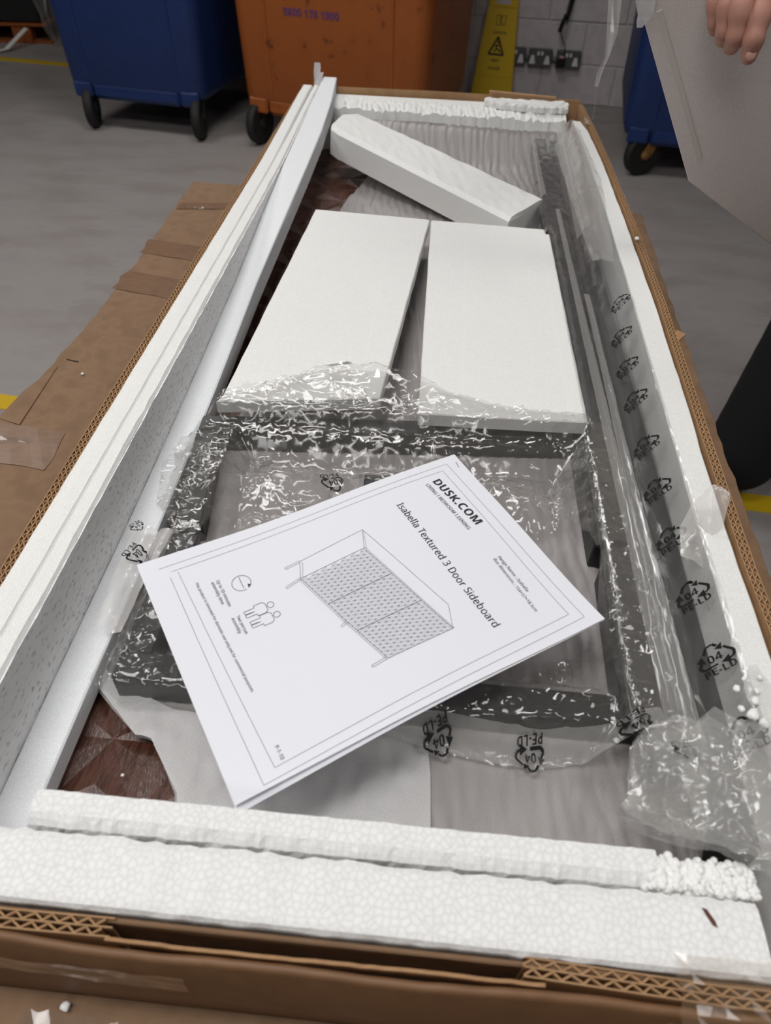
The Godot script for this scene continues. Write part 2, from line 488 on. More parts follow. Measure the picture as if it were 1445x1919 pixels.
func wet_floor_sign() -> void:
	var o := thing("wet_floor_sign", "yellow plastic caution wet floor sign leaning on the block wall", "warning sign", wall_point(-0.722, 0.0, 0.10), -deg_to_rad(4.5))
	var lean := Basis(Vector3(1, 0, 0), -0.11) * Basis(Vector3(0, 0, 1), -0.025)
	for s in [0, 1]:
		var b := MB.new()
		var pts := PackedVector2Array([Vector2(-0.128, 0), Vector2(-0.045, 0), Vector2(-0.035, -0.02), Vector2(0.035, -0.02), Vector2(0.045, 0), Vector2(0.128, 0), Vector2(0.075, -0.60), Vector2(0.055, -0.62), Vector2(-0.055, -0.62), Vector2(-0.075, -0.60)])
		b.slab(pts, -0.004, 0.004, 0.002)
		var f := part(o, "panel", b, M.sign)
		f.transform = Transform3D(lean * Basis(Vector3(1, 0, 0), PI / 2), Vector3(0, 0, -0.018 * s))
		if s == 1: f.rotation.x -= 0.02
	var front := Transform3D(lean, Vector3.ZERO)
	var map := func(p: Vector2, lift := 0.0) -> Vector3: return front * Vector3(p.x, -p.y, 0.0055 + lift)
	var k := Ink.new()
	for q in [["CAUTION", -0.040, -0.352, 0.078], ["WET", -0.028, -0.212, 0.046], ["FLOOR", -0.038, -0.172, 0.068]]:
		k = Ink.new()
		k.text(q[0], Vector2(q[1], q[2]), q[3], true)
		part(o, "lettering", k.mesh(map), M.sign_ink)
	k = Ink.new()
	k.poly([Vector2(-0.05, -0.25), Vector2(0.038, -0.25), Vector2(-0.004, -0.338)], 0.011, true)
	k.arc(Vector2(0.0, -0.312), 0.004, 0, TAU, 0.008, 8)
	k.poly([Vector2(-0.006, -0.302), Vector2(-0.008, -0.28), Vector2(0.012, -0.27), Vector2(0.02, -0.262)], 0.008)
	k.poly([Vector2(-0.018, -0.29), Vector2(-0.006, -0.298), Vector2(0.01, -0.292)], 0.006)
	k.poly([Vector2(-0.008, -0.28), Vector2(-0.018, -0.262)], 0.007)
	part(o, "warning_triangle", k.mesh(map), M.sign_ink)
	k = Ink.new()
	k.poly([Vector2(-0.028, -0.44), Vector2(0.026, -0.44), Vector2(0.022, -0.395), Vector2(-0.026, -0.395)], 0.003, true)
	k.arc(Vector2(-0.002, -0.43), 0.004, 0, TAU, 0.006, 8)
	k.poly([Vector2(-0.004, -0.424), Vector2(-0.006, -0.41), Vector2(0.01, -0.402)], 0.005)
	part(o, "pictogram", k.mesh(map), M.sign_ink)
	var h := MB.new()
	h.box(Vector3.ZERO, Vector3(0.085, 0.03, 0.011), 0.005)
	part(o, "handle_hole", h, M.mortar, "grey hole for the hand").transform = Transform3D(lean, lean * Vector3(0, 0.505, 0))
	h = MB.new()
	h.beam(Vector3(-0.078, 0, 0), Vector3(0.078, 0, 0), Vector3(0, 0, 1), 0.01, 0.006, 0.002)
	part(o, "rib", h, M.sign).transform = Transform3D(lean, lean * Vector3(0, 0.485, 0.006))
	h = MB.new()
	h.beam(Vector3(-0.108, 0, 0), Vector3(0.108, 0, 0), Vector3(0, 0, 1), 0.006, 0.004, 0.0015)
	part(o, "rib", h, M.sign).transform = Transform3D(lean, lean * Vector3(0, 0.14, 0.005))

func rrect(w: float, d: float, r: float, y: float, dx := 0.0, dz := 0.0) -> PackedVector3Array:
	var p := PackedVector3Array()
	for q in [[1, 1, 0.0], [-1, 1, 90.0], [-1, -1, 180.0], [1, -1, 270.0]]:
		for i in 5:
			var a := deg_to_rad(q[2] + 22.5 * i)
			p.push_back(Vector3(q[0] * (w / 2 - r) + cos(a) * r + dx, y, q[1] * (d / 2 - r) + sin(a) * r + dz))
	return p

func castor(parent: Node3D, at: Vector3, turn: float, metal: Material) -> void:
	var m := MB.new()
	var b := Basis(Vector3.UP, turn)
	m.box(at + Vector3(0, 0.225, 0), Vector3(0.11, 0.012, 0.10), 0.003, b)
	m.lathe([[0.04, 0.205], [0.04, 0.222]], at, Vector3.UP, 14)
	for s in [-1, 1]:
		m.beam(at + b * Vector3(s * 0.031, 0.207, 0.0), at + b * Vector3(s * 0.031, 0.10, 0.045), b * Vector3(0, 0.3, 1), 0.006, 0.055, 0.002)
	m.beam(at + b * Vector3(-0.034, 0.205, 0.0), at + b * Vector3(0.034, 0.205, 0.0), Vector3.UP, 0.06, 0.008, 0.002)
	var f := part(parent, "castor", m, metal)
	m = MB.new()
	var o := at + b * Vector3(0, 0.1, 0.045)
	m.lathe([[0.02, -0.022], [0.078, -0.02], [0.09, -0.024], [0.098, -0.018], [0.1, 0.0], [0.098, 0.018], [0.09, 0.024], [0.078, 0.02], [0.02, 0.022]], o, b * Vector3(1, 0, 0), 28)
	part(f, "wheel", m, M.tyre)
	m = MB.new()
	m.lathe([[0.004, -0.037], [0.022, -0.034], [0.026, -0.023], [0.026, 0.023], [0.022, 0.034], [0.004, 0.037]], o, b * Vector3(1, 0, 0), 16)
	part(f, "hub", m, metal)

func wheelie_bin(label: String, at: Vector3, phi: float, w: float, d: float, mat: Material, turns: Array, metal: Material, inset := 0.07) -> Node3D:
	var o := thing("waste_bin", label, "waste bin", at, -deg_to_rad(phi))
	var b := MB.new()
	b.loft([rrect(w - 0.10, d - 0.10, 0.05, 0.175), rrect(w - 0.03, d - 0.03, 0.06, 0.185), rrect(w, d, 0.07, 0.225), rrect(w + 0.03, d + 0.03, 0.07, 0.65), rrect(w + 0.08, d + 0.08, 0.07, 1.16), rrect(w + 0.12, d + 0.12, 0.07, 1.17), rrect(w + 0.12, d + 0.12, 0.07, 1.20), rrect(w + 0.02, d + 0.02, 0.06, 1.20)], 0)
	part(o, "body", b, mat)
	b = MB.new()
	b.loft([rrect(w + 0.13, d + 0.13, 0.07, 1.205), rrect(w + 0.12, d + 0.12, 0.07, 1.26), rrect(w - 0.1, d - 0.1, 0.1, 1.33), rrect(w - 0.3, d - 0.3, 0.1, 1.36)], 0)
	part(o, "lid", b, mat)
	for s in [-1, 1]:      # moulded skirt over the castors, and the vertical mouldings of the front
		b = MB.new()
		b.beam(Vector3(s * (w / 2 - 0.13), 0.19, d / 2 - 0.012), Vector3(s * (w / 2 - 0.03), 0.19, d / 2 - 0.012), Vector3(0, 0, 1), 0.075, 0.03, 0.01)
		part(o, "wheel_skirt", b, mat)
		b = MB.new()
		b.beam(Vector3(s * w * 0.33, 0.25, d / 2 + 0.0005), Vector3(s * w * 0.335, 1.1, d / 2 + 0.036), Vector3(0, 0, 1), 0.014, 0.008, 0.003)
		part(o, "moulding", b, mat)
	b = MB.new()
	b.beam(Vector3(-w / 2 + 0.13, 0.19, d / 2 - 0.035), Vector3(w / 2 - 0.13, 0.19, d / 2 - 0.035), Vector3.UP, 0.066, 0.085, 0.02)
	part(o, "bottom_rail", b, mat)
	var i := 0
	for sx in [-1, 1]:
		for sz in [1, -1]:
			castor(o, Vector3(sx * (w / 2 - inset), 0, sz * (d / 2 - 0.08)), turns[i], metal)
			i += 1
	return o

func background() -> void:
	wheelie_bin("large dark blue wheeled waste bin left of the orange bin", Vector3(-1.515, FLOOR, -3.62), 9.0, 0.76, 1.0, M.bin_blue, [0.35, 0.2, 0.25, 0.1], M.rubber)
	var o := wheelie_bin("orange wheeled waste bin with scuffed front and printed number", Vector3(-0.458, FLOOR, -3.329), 15.0, 0.95, 0.77, M.bin_orange, [-0.15, 0.2, 0.3, 0.1], M.rubber)
	wheelie_bin("blue wheeled waste bin on the right, behind the held white board", Vector3(1.30, FLOOR, -3.31), 8.0, 0.78, 0.9, M.bin_blue, [-1.0, 1.3, 0.3, 0.4], M.rust, 0.165)
	var k := Ink.new()
	k.text("0800 178 1900", Vector2(-0.215, 0.0), 0.275, true)
	part(o, "printed_number", k.mesh(func(p: Vector2, lift := 0.0) -> Vector3: return Vector3(p.x, 0.585 - p.y, 0.385 + 0.015 * (0.585 - p.y - 0.225) / 0.425 + 0.002 + lift)), M.bin_print)
	# pallet with a wrapped load, far left
	var p := thing("pallet", "orange-brown wooden pallet in the far left corner behind the blue bin", "pallet", Vector3(-3.3, FLOOR, -5.2), deg_to_rad(6))
	for z in [-0.35, 0.0, 0.25]:
		for x in [-0.5, -0.12, 0.2]:
			var b := MB.new()
			b.box(Vector3(x, 0.06, z), Vector3(0.13, 0.09, 0.10), 0.003)
			part(p, "pallet_block", b, M.pallet)
		var q := MB.new()
		q.box(Vector3(-0.1, 0.008, z), Vector3(1.0, 0.016, 0.1), 0.002)
		part(p, "bottom_board", q, M.pallet)
	for i in 7:
		var q := MB.new()
		q.box(Vector3(-0.1, 0.115, -0.36 + i * 0.105), Vector3(1.0, 0.018, 0.085), 0.002)
		part(p, "deck_board", q, M.pallet)
	var bx := MB.new()
	bx.box(Vector3(-3.38, FLOOR + 0.126 + 0.45, -5.22), Vector3(0.86, 0.9, 0.66), 0.01, Basis(Vector3.UP, deg_to_rad(6)))
	solo("wrapped_load", bx, M.dark, "dark boxed load standing on the pallet", "load")
	var wr := MB.new()
	var grid := []
	for i in 13:
		var row := PackedVector3Array()
		for j in 9:
			var u := i / 12.0
			var v := j / 8.0
			row.push_back(Vector3(-2.99 + 0.16 * u + 0.16 * (1 - v) + rng.randf_range(-0.015, 0.015), FLOOR + 0.01 + v * 0.75, -4.86 - 0.25 * u + rng.randf_range(-0.03, 0.03)))
		grid.append(row)
	wr.loft(grid, -1, false, false, false)
	solo("stretch_wrap", wr, M.wrap, "grey stretch wrap hanging off the pallet load beside the blue bin", "plastic wrap")
	var st := MB.new()
	st.beam(Vector3(-2.985, FLOOR + 0.11, -4.84), Vector3(-3.07, FLOOR + 0.02, -4.66), Vector3(0, 1, 0.4), 0.032, 0.004)
	st.beam(Vector3(-3.07, FLOOR + 0.02, -4.66), Vector3(-3.16, FLOOR + 0.004, -4.60), Vector3.UP, 0.036, 0.004)
	solo("packing_strap", st, M.white, "white packing strap trailing from the wrapped pallet to the floor", "strap")


# ---------------------------------------------------------------- carton, table, cardboard
func table() -> void:
	var o := thing("work_table", "grey work table carrying the carton and the flat cardboard", "table", Vector3(0, FLOOR, 0.15))
	var b := MB.new()
	b.box(Vector3(0, 0.715, 0), Vector3(0.72, 0.03, 1.5), 0.004)
	part(o, "table_top", b, M.table)
	for x in [-0.32, 0.32]:
		for z in [-0.7, 0.7]:
			b = MB.new()
			b.box(Vector3(x, 0.35, z), Vector3(0.04, 0.70, 0.04), 0.004)
			part(o, "leg", b, M.table)

func wobble(p: Array, step: float, amp: float) -> PackedVector2Array:   # an outline with torn, uneven edges
	var r := PackedVector2Array()
	for i in p.size():
		var a: Vector2 = p[i]
		var b: Vector2 = p[(i + 1) % p.size()]
		var n := maxi(1, int(a.distance_to(b) / step))
		var o := (b - a).normalized().orthogonal()
		for k in n: r.push_back(a.lerp(b, float(k) / n) + (o * rng.randf_range(-amp, amp) if k else Vector2.ZERO))
	return r

func flutes(m: MB, path: Array, thick: float, y0: float, y1: float, pitch: float) -> void:   # a zigzag sheet of paper between two liners
	var n := 0
	var pts := []
	for i in path.size() - 1:
		var a: Vector2 = path[i]
		var b: Vector2 = path[i + 1]
		var cnt := maxi(2, int(a.distance_to(b) / pitch * 2.0))
		var o := (b - a).normalized().orthogonal()
		for k in cnt:
			pts.append(a.lerp(b, (k + rng.randf_range(-0.15, 0.15)) / cnt) + o * thick * (0.5 if n % 2 else -0.5))
			n += 1
	for i in pts.size() - 1:
		var p: Vector2 = pts[i]
		var q: Vector2 = pts[i + 1]
		var o := (q - p).normalized().orthogonal() * 0.0005
		var r := [p - o, q - o, q + o, p + o]
		m.quad(Vector3(r[0].x, y1, r[0].y), Vector3(r[3].x, y1, r[3].y), Vector3(r[2].x, y1, r[2].y), Vector3(r[1].x, y1, r[1].y))
		m.quad(Vector3(r[0].x, y0, r[0].y), Vector3(r[1].x, y0, r[1].y), Vector3(r[1].x, y1, r[1].y), Vector3(r[0].x, y1, r[0].y))
		m.quad(Vector3(r[3].x, y0, r[3].y), Vector3(r[3].x, y1, r[3].y), Vector3(r[2].x, y1, r[2].y), Vector3(r[2].x, y0, r[2].y))

func board_wall(o: Node3D, called: String, path: Array, y1: Callable, thick := 0.008, plies := 2, pitch := 0.0075) -> void:
	# corrugated board along a path: liners with a fluted core that shows on the cut top edge
	var liners := MB.new()
	for k in plies + 1:
		var off := -thick / 2 + thick * k / plies
		for i in path.size() - 1:
			var a: Vector2 = path[i]
			var b: Vector2 = path[i + 1]
			var n := (b - a).normalized().orthogonal()
			var n0: Vector2 = n if i == 0 else (n + (a - path[i - 1]).normalized().orthogonal()).normalized()
			var n1: Vector2 = n if i == path.size() - 2 else (n + (path[i + 2] - b).normalized().orthogonal()).normalized()
			var r := []
			for e in [[a, n0], [b, n1]]:
				var h: float = y1.call(e[0])
				var p0: Vector2 = e[0] + e[1] * (off - 0.0004)
				var p1: Vector2 = e[0] + e[1] * (off + 0.0004)
				r.append(PackedVector3Array([Vector3(p0.x, -0.104, p0.y), Vector3(p1.x, -0.104, p1.y), Vector3(p1.x, h, p1.y), Vector3(p0.x, h, p0.y)]))
			liners.loft(r)
	var w := part(o, called, liners, M.card)
	var f := MB.new()
	for k in plies:
		var off := -thick / 2 + thick * (k + 0.5) / plies
		var pp := []
		for i in path.size():
			var a: Vector2 = path[maxi(i - 1, 0)]
			var b: Vector2 = path[mini(i + 1, path.size() - 1)]
			pp.append(path[i] + (b - a).normalized().orthogonal() * off)
		flutes(f, pp, thick / plies - 0.0012, -0.02, y1.call(path[1]) - 0.0004, pitch)
	part(w, "fluting", f, M.card_edge)

func carton() -> void:
	var o := thing("cardboard_carton", "long shallow open brown cardboard carton holding the furniture parts", "carton", Vector3.ZERO)
	var b := MB.new()
	b.slab(PackedVector2Array([Vector2(-0.289, -0.776), Vector2(0.289, -0.776), Vector2(0.303, -0.1), Vector2(0.289, 0.776), Vector2(-0.289, 0.776)]), -0.1055, -0.1035)
	part(o, "base", b, M.card)
	var left := []
	for i in 9: left.append(Vector2(-0.2835 + rng.randf_range(-0.0008, 0.0008), 0.772 - i * 0.193))
	board_wall(o, "side_wall", left, func(p): return -0.002)
	var right := []
	for k in [[0.285, -0.772], [0.292, -0.6], [0.2955, -0.438], [0.297, -0.18], [0.2955, 0.05], [0.2885, 0.294], [0.2865, 0.38], [0.2845, 0.476], [0.2855, 0.53], [0.287, 0.62], [0.288, 0.772]]: right.append(Vector2(k[0], k[1]))
	board_wall(o, "side_wall", right, func(p): return 0.001)
	board_wall(o, "end_wall", [Vector2(-0.285, -0.776), Vector2(0, -0.782), Vector2(0.285, -0.772)], func(p): return 0.006)
	# near wall: one crushed ply with the dark slot behind it, and the two thick fluted flap stubs
	b = MB.new()
	var rings := []
	for i in 60:
		var x := -0.293 + 0.586 * i / 59.0
		var top := -0.003 + 0.0016 * sin(x * 21.0) + rng.randf_range(-0.0009, 0.0009)
		var bulge := 0.772 + 0.004 * cos(x * 5.0) + 0.0007 * sin(x * 40)
		rings.append(PackedVector3Array([Vector3(x, -0.105, 0.779), Vector3(x, -0.06, bulge + 0.006), Vector3(x, top - 0.004, bulge + 0.003), Vector3(x, top, bulge + 0.0015), Vector3(x, top - 0.001, bulge - 0.0015), Vector3(x, -0.105, bulge - 0.002)]))
	b.loft(rings, 1)
	part(o, "end_wall", b, M.card_gloss)
	b = MB.new()
	rings = []
	for i in 40:
		var x := -0.12 + 0.225 * i / 39.0
		var y := -0.0035 + 0.0016 * sin(x * 21.0) + rng.randf_range(-0.0008, 0.0014)
		rings.append(PackedVector3Array([Vector3(x, y - 0.01, 0.7713), Vector3(x, y, 0.7722), Vector3(x, y + 0.0004, 0.7705), Vector3(x, y - 0.01, 0.7698)]))
	b.loft(rings)
	part(o, "torn_liner", b, M.card_edge)
	for k in [[-0.29, -0.118, 0.7645, 0.768], [0.095, 0.292, 0.7635, 0.769]]:
		var path := [Vector2(k[0], k[2]), Vector2((k[0] + k[1]) / 2, (k[2] + k[3]) / 2 + 0.001), Vector2(k[1], k[3] - 0.002)]
		board_wall(o, "flap_stub", path, func(p): return -0.0035, 0.0085, 2, 0.0095)
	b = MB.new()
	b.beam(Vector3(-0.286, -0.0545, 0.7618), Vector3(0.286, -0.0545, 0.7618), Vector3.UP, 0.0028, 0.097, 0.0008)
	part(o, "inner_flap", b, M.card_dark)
	# torn flap standing up at the far right corner, and clear tape over the rims
	b = MB.new()
	b.beam(Vector3(0.10, 0.009, -0.768), Vector3(0.235, 0.004, -0.766), Vector3(0, 1, 0.2), 0.007, 0.016, 0.001)
	part(o, "torn_flap", b, M.card)
	for q in [[-0.27, -0.08, -0.028, 0.022, 0.3], [0.165, 0.215, -0.02, 0.034, -0.1], [-0.29, -0.2, -0.01, 0.026, 0.0]]:
		b = MB.new()
		var g := []
		for i in 16:
			var x: float = lerpf(q[0], q[1], i / 15.0)
			var row := PackedVector3Array()
			for j in 6:
				var y: float = q[2] + q[3] * (0.5 - j / 5.0) + q[4] * (x - q[0]) * -0.12
				row.push_back(Vector3(x, y, 0.7795 + 0.0045 * cos(x * 5.0) * clampf(-y * 12.0, 0.3, 1.0) + rng.randf_range(0, 0.0014)))
			g.append(row)
		b.loft(g, -1, false, false, false)
		part(o, "clear_tape", b, M.tape)
	b = MB.new()
	var g2 := []
	for i in 8:
		var row := PackedVector3Array()
		for j in 8: row.push_back(Vector3(0.17 + 0.05 * i / 7.0 + rng.randf_range(-0.001, 0.001), 0.002 - 0.003 * j / 7.0 + rng.randf_range(0, 0.003), 0.752 + 0.030 * j / 7.0))
		g2.append(row)
	b.loft(g2, -1, false, false, false)
	part(o, "clear_tape", b, M.tape)
	b = MB.new()
	for k in 7: b.beam(Vector3(0.288, 0.002, -0.655 + k * 0.004), Vector3(0.281 + rng.randf_range(-0.003, 0.003), 0.006, -0.655 + k * 0.004 + rng.randf_range(-0.004, 0.004)), Vector3.UP, 0.006, 0.0006)
	part(o, "clear_tape", b, M.film_white)
	# the flattened cardboard that the carton stands on
	var s := thing("flat_cardboard", "large flattened sheet of worn brown cardboard lying under the carton", "cardboard sheet", Vector3.ZERO)
	b = MB.new()
	b.slab(wobble([Vector2(-0.461, -0.524), Vector2(0.392, -0.50), Vector2(0.382, -0.2), Vector2(0.37, 0.3), Vector2(0.37, 1.0), Vector2(-0.62, 1.0), Vector2(-0.60, 0.26), Vector2(-0.483, 0.245), Vector2(-0.470, 0.215), Vector2(-0.453, -0.01), Vector2(-0.4525, -0.219)], 0.02, 0.0016), -0.113, -0.106, 0.001)
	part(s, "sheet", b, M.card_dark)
	for q in [[-0.457, -0.236, -0.292, -0.206, 0.052], [-0.456, -0.118, -0.30, -0.085, 0.06], [-0.452, -0.405, -0.30, -0.425, 0.03], [-0.56, 0.265, -0.385, 0.285, 0.065]]:
		b = MB.new()
		var n := 14
		var g := []
		for i in n + 1:
			var c: Vector2 = Vector2(q[0], q[1]).lerp(Vector2(q[2], q[3]), float(i) / n)
			var row := PackedVector3Array()
			for j in 4: row.push_back(Vector3(c.x + (rng.randf_range(-0.004, 0.004) if i in [0, n] else 0.0), -0.1056 + rng.randf_range(0, 0.0007), c.y + q[4] * (j / 3.0 - 0.5) + rng.randf_range(-0.0012, 0.0012)))
			g.append(row)
		b.loft(g, -1, false, false, false)
		part(s, "parcel_tape", b, M.tape_brown)
	for q in [[-0.445, -0.395, 0.06, 0.012], [-0.55, 0.272, 0.13, 0.012], [-0.02, 0.80, 0.05, 0.012], [-0.19, 0.80, 0.06, 0.02]]:
		b = MB.new()
		var g := []
		for i in 12:
			var row := PackedVector3Array()
			for j in 4: row.push_back(Vector3(q[0] + q[2] * i / 11.0, -0.1045 + rng.randf_range(0, 0.0022), q[1] + q[3] * (j / 3.0 - 0.5) + rng.randf_range(-0.002, 0.002)))
			g.append(row)
		b.loft(g, -1, false, false, false)
		part(s, "clear_tape", b, M.film)
	b = MB.new()   # torn corner folded up, and a cut in the surface
	b.tri(Vector3(-0.476, -0.1055, 0.235), Vector3(-0.445, -0.1045, 0.245), Vector3(-0.468, -0.103, 0.18))
	b.tri(Vector3(-0.445, -0.1045, 0.245), Vector3(-0.452, -0.1052, 0.12), Vector3(-0.468, -0.103, 0.18))
	part(s, "folded_corner", b, M.card_dark)
	b = MB.new()
	b.beam(Vector3(-0.447, -0.1058, 0.105), Vector3(-0.430, -0.1058, 0.109), Vector3.UP, 0.0016, 0.001)
	part(s, "cut_mark", b, M.dark)
	b = MB.new()
	b.beam(Vector3(0.296, -0.02, 0.115), Vector3(0.313, -0.012, 0.098), Vector3.UP, 0.012, 0.002)
	part(o, "torn_tab", b, M.card_edge)


# ---------------------------------------------------------------- white packing foam
func rough(x: float, z: float, f: float) -> float: return nz.rough.get_noise_2d(x * f, z * f)

func foam_parts() -> void:
	# left rail: two bonded lengths with a seam along the top and a rough cut inner face
	var o := thing("foam_rail", "long white foam rail packed inside the left side of the carton", "packing foam", Vector3.ZERO)
	var lift := func(z: float) -> float: return 0.0 + 0.010 * smoothstep(-0.3, -0.78, z)
	for k in [[-0.279, -0.2572, 0.0003], [-0.2573, -0.2435, -0.0002]]:
		var rings := []
		for i in 90:
			var z := -0.765 + 1.485 * i / 89.0
			if k[0] > -0.27: z = -0.772 + 1.492 * i / 89.0
			var y: float = lift.call(z) + k[2] + 0.0006 * rough(z, 1.0, 60.0)
			var xi: float = k[1] - 0.003 * smoothstep(-0.2, -0.75, z) + (0.0009 * rough(z, 3.0, 140.0) if k[0] > -0.27 else 0.0)
			rings.append(PackedVector3Array([Vector3(k[0], -0.103, z), Vector3(xi, -0.103, z), Vector3(xi + 0.0002, y - 0.003, z), Vector3(xi - 0.002, y, z), Vector3(k[0] + 0.0012, y, z), Vector3(k[0], y - 0.0015, z)]))
		var m := MB.new()
		m.loft(rings)
		part(o, "rail_length", m, M.foam_fine)
	var face := MB.new()
	var rows := []
	for i in 120:
		var z := -0.76 + 1.475 * i / 119.0
		var xi := -0.2432 - 0.003 * smoothstep(-0.2, -0.75, z)
		rows.append(PackedVector3Array([Vector3(xi, -0.1, z), Vector3(xi + 0.0014 + 0.0008 * rough(z, 8.0, 90.0), -0.05, z), Vector3(xi + 0.0012 + 0.0006 * rough(z, 3.0, 140.0), lift.call(z) - 0.0025, z), Vector3(xi, lift.call(z) - 0.003, z)]))
	face.loft(rows, -1, false, false)
	part(o, "cut_face", face, M.foam_cut, "rough inner face with pits")
	# loose stick leaning on the rail, its far end riding up over the end foam
	var stick := MB.new()
	var rr := []
	for k in [[0.725, -0.0655, -0.2140, 0.018], [0.6, -0.062, -0.2135, 0.019], [0.45, -0.0595, -0.2125, 0.021], [0.3, -0.054, -0.2120, 0.024], [0.17, -0.0465, -0.2125, 0.026], [0.0, -0.036, -0.2135, 0.029], [-0.2, -0.016, -0.2065, 0.030], [-0.35, -0.004, -0.2025, 0.031], [-0.5, 0.004, -0.2015, 0.031], [-0.65, 0.0135, -0.2045, 0.032], [-0.792, 0.0195, -0.2140, 0.033]]:
		var xl: float = -0.2418 if k[0] > -0.4 else -0.2418 + 0.002 * (-0.4 - k[0])
		var y: float = k[1]
		var h: float = k[3]
		rr.append(PackedVector3Array([Vector3(xl, y - h, k[0]), Vector3(k[2], y - h, k[0]), Vector3(k[2] + 0.0004, y - 0.0012, k[0]), Vector3(k[2] - 0.001, y, k[0]), Vector3(xl + 0.001, y, k[0]), Vector3(xl, y - 0.001, k[0])]))
	stick.loft(rr)
	solo("foam_stick", stick, M.foam_blue, "long thin bluish white foam stick against the left rail, far end raised", "packing foam")
	# tuft of foam film caught between the two
	var tuft := MB.new()
	for k in [[0.0, 0.0, 0.052], [0.006, 0.004, 0.036]]:
		var g := []
		for i in 7:
			var row := PackedVector3Array()
			var v := i / 6.0
			for j in 4: row.push_back(Vector3(-0.2535 + k[0] + 0.012 * (j / 3.0 - 0.5) * (0.8 + 0.3 * v) + 0.003 * v + rng.randf_range(-0.001, 0.001), -0.004 + v * k[2], -0.765 + k[1] - 0.012 * v + rng.randf_range(-0.002, 0.002)))
			g.append(row)
		tuft.loft(g, -1, false, false, false)
	solo("film_tuft", tuft, M.pe_white, "small upright tuft of torn foam film at the far end of the left rail", "plastic film")
	# right rail
	var rails := MB.new()
	var outer := PackedVector2Array()
	for k in [[0.2785, 0.735], [0.277, 0.6], [0.2765, 0.476], [0.279, 0.35], [0.283, 0.25], [0.2875, 0.05], [0.289, -0.18], [0.2875, -0.438], [0.282, -0.6], [0.2745, -0.655]]: outer.push_back(Vector2(k[0], k[1]))
	for k in [[0.258, -0.66], [0.263, -0.45], [0.265, -0.27], [0.262, 0.0], [0.257, 0.284], [0.2545, 0.4], [0.2535, 0.55], [0.252, 0.735]]: outer.push_back(Vector2(k[0], k[1]))
	rails.slab(wobble(Array(outer), 0.02, 0.0005), -0.103, 0.0, 0.0015)
	solo("foam_rail", rails, M.foam_fine, "long white foam rail along the right side of the carton, partly under clear plastic", "packing foam")
	# far end foam, crumbled along its inner edge, with a raised piece on the right
	var far := MB.new()
	var top := func(x: float, z: float) -> float: return -0.004 - 0.012 * smoothstep(-0.715, -0.690, z) * (0.6 + 0.4 * rough(x, z, 120.0)) + 0.003 * rough(x, z, 160.0) * smoothstep(-0.755, -0.72, z)
	var fg := []
	for i in 100:
		var x := -0.238 + 0.490 * i / 99.0
		var zi := -0.694 + 0.014 * clampf((x + 0.1) / 0.3, -0.6, 0.8) + 0.0022 * rough(x, 2.0, 45.0)
		var ring := PackedVector3Array([Vector3(x, -0.103, -0.766)])
		ring.push_back(Vector3(x, -0.004, -0.766))
		for j in range(1, 8): ring.push_back(Vector3(x, top.call(x, lerpf(-0.766, -0.69, j / 7.0)), lerpf(-0.766, zi - 0.002, j / 7.0)))
		ring.push_back(Vector3(x, -0.03 + 0.006 * rough(x, 5.0, 60.0), zi + 0.0012 * rough(x, 9.0, 30.0)))
		ring.push_back(Vector3(x, -0.103, zi))
		fg.append(ring)
	far.loft(fg)
	solo("foam_end_block", far, M.foam_fine, "white foam block across the far end of the carton, its inner edge crumbled", "packing foam")
	var fr := MB.new()
	fr.slab(wobble([Vector2(0.095, -0.756), Vector2(0.258, -0.752), Vector2(0.255, -0.712), Vector2(0.2, -0.705), Vector2(0.13, -0.715), Vector2(0.09, -0.735)], 0.006, 0.0025), -0.0035, 0.008, 0.003, func(x, z): return 0.003 * rough(x, z, 120.0))
	solo("foam_chunk", fr, M.foam_fine, "broken slab of white foam lying on the far end block, at its right", "packing foam")
	# near end: outer block, and an inner strip whose right end is broken into beads
	var near := MB.new()
	var ng := []
	for i in 80:
		var x := -0.279 + 0.500 * i / 79.0
		var y := 0.0008 * rough(x, 4.0, 30.0)
		var zb := 0.7225 + 0.0012 * rough(x, 5.0, 80.0)
		ng.append(PackedVector3Array([Vector3(x, -0.103, 0.7585), Vector3(x, -0.004, 0.7592 + 0.0006 * rough(x, 1.0, 50.0)), Vector3(x, y - 0.001, 0.7575), Vector3(x, y, 0.7545), Vector3(x, y + 0.0006, 0.738), Vector3(x, y, 0.7265), Vector3(x, y - 0.002, zb), Vector3(x, -0.103, 0.7225)]))
	near.loft(ng)
	solo("foam_end_block", near, M.foam, "thick white beaded foam block across the near end, in front of the brown chip", "packing foam")
	var inn := thing("foam_strip", "white foam strip behind the near end block, its right end broken into beads", "packing foam", Vector3.ZERO)
	var st := MB.new()
	var sg := []
	for i in 110:
		var x := -0.186 + 0.358 * i / 109.0
		var tear := smoothstep(0.0, 0.06, x + 0.19) * 0.5 + 0.5
		var t2 := 0.003 * absf(rough(x, 11.0, 55.0)) + 0.0012 * rough(x, 7.0, 200.0)
		var yb := -0.001 + 0.0006 * rough(x, 2.0, 40.0)
		sg.append(PackedVector3Array([Vector3(x, -0.085, 0.7205), Vector3(x, -0.012, 0.7195 + 0.001 * rough(x, 15, 100.0)), Vector3(x, yb - 0.0045 - t2 * 0.6, 0.7192 - t2 * 0.5), Vector3(x, yb - 0.002 - t2 * tear * 0.5, 0.7165 - t2 * 0.6), Vector3(x, yb - t2 * 0.3, 0.7125), Vector3(x, yb, 0.7055), Vector3(x, yb - 0.0008, 0.6995 + 0.0006 * rough(x, 19.0, 120.0)), Vector3(x, yb - 0.003, 0.6985), Vector3(x, -0.085, 0.6985)]))
	st.loft(sg)
	part(inn, "strip", st, M.foam)
	var core := MB.new()
	var cg := []
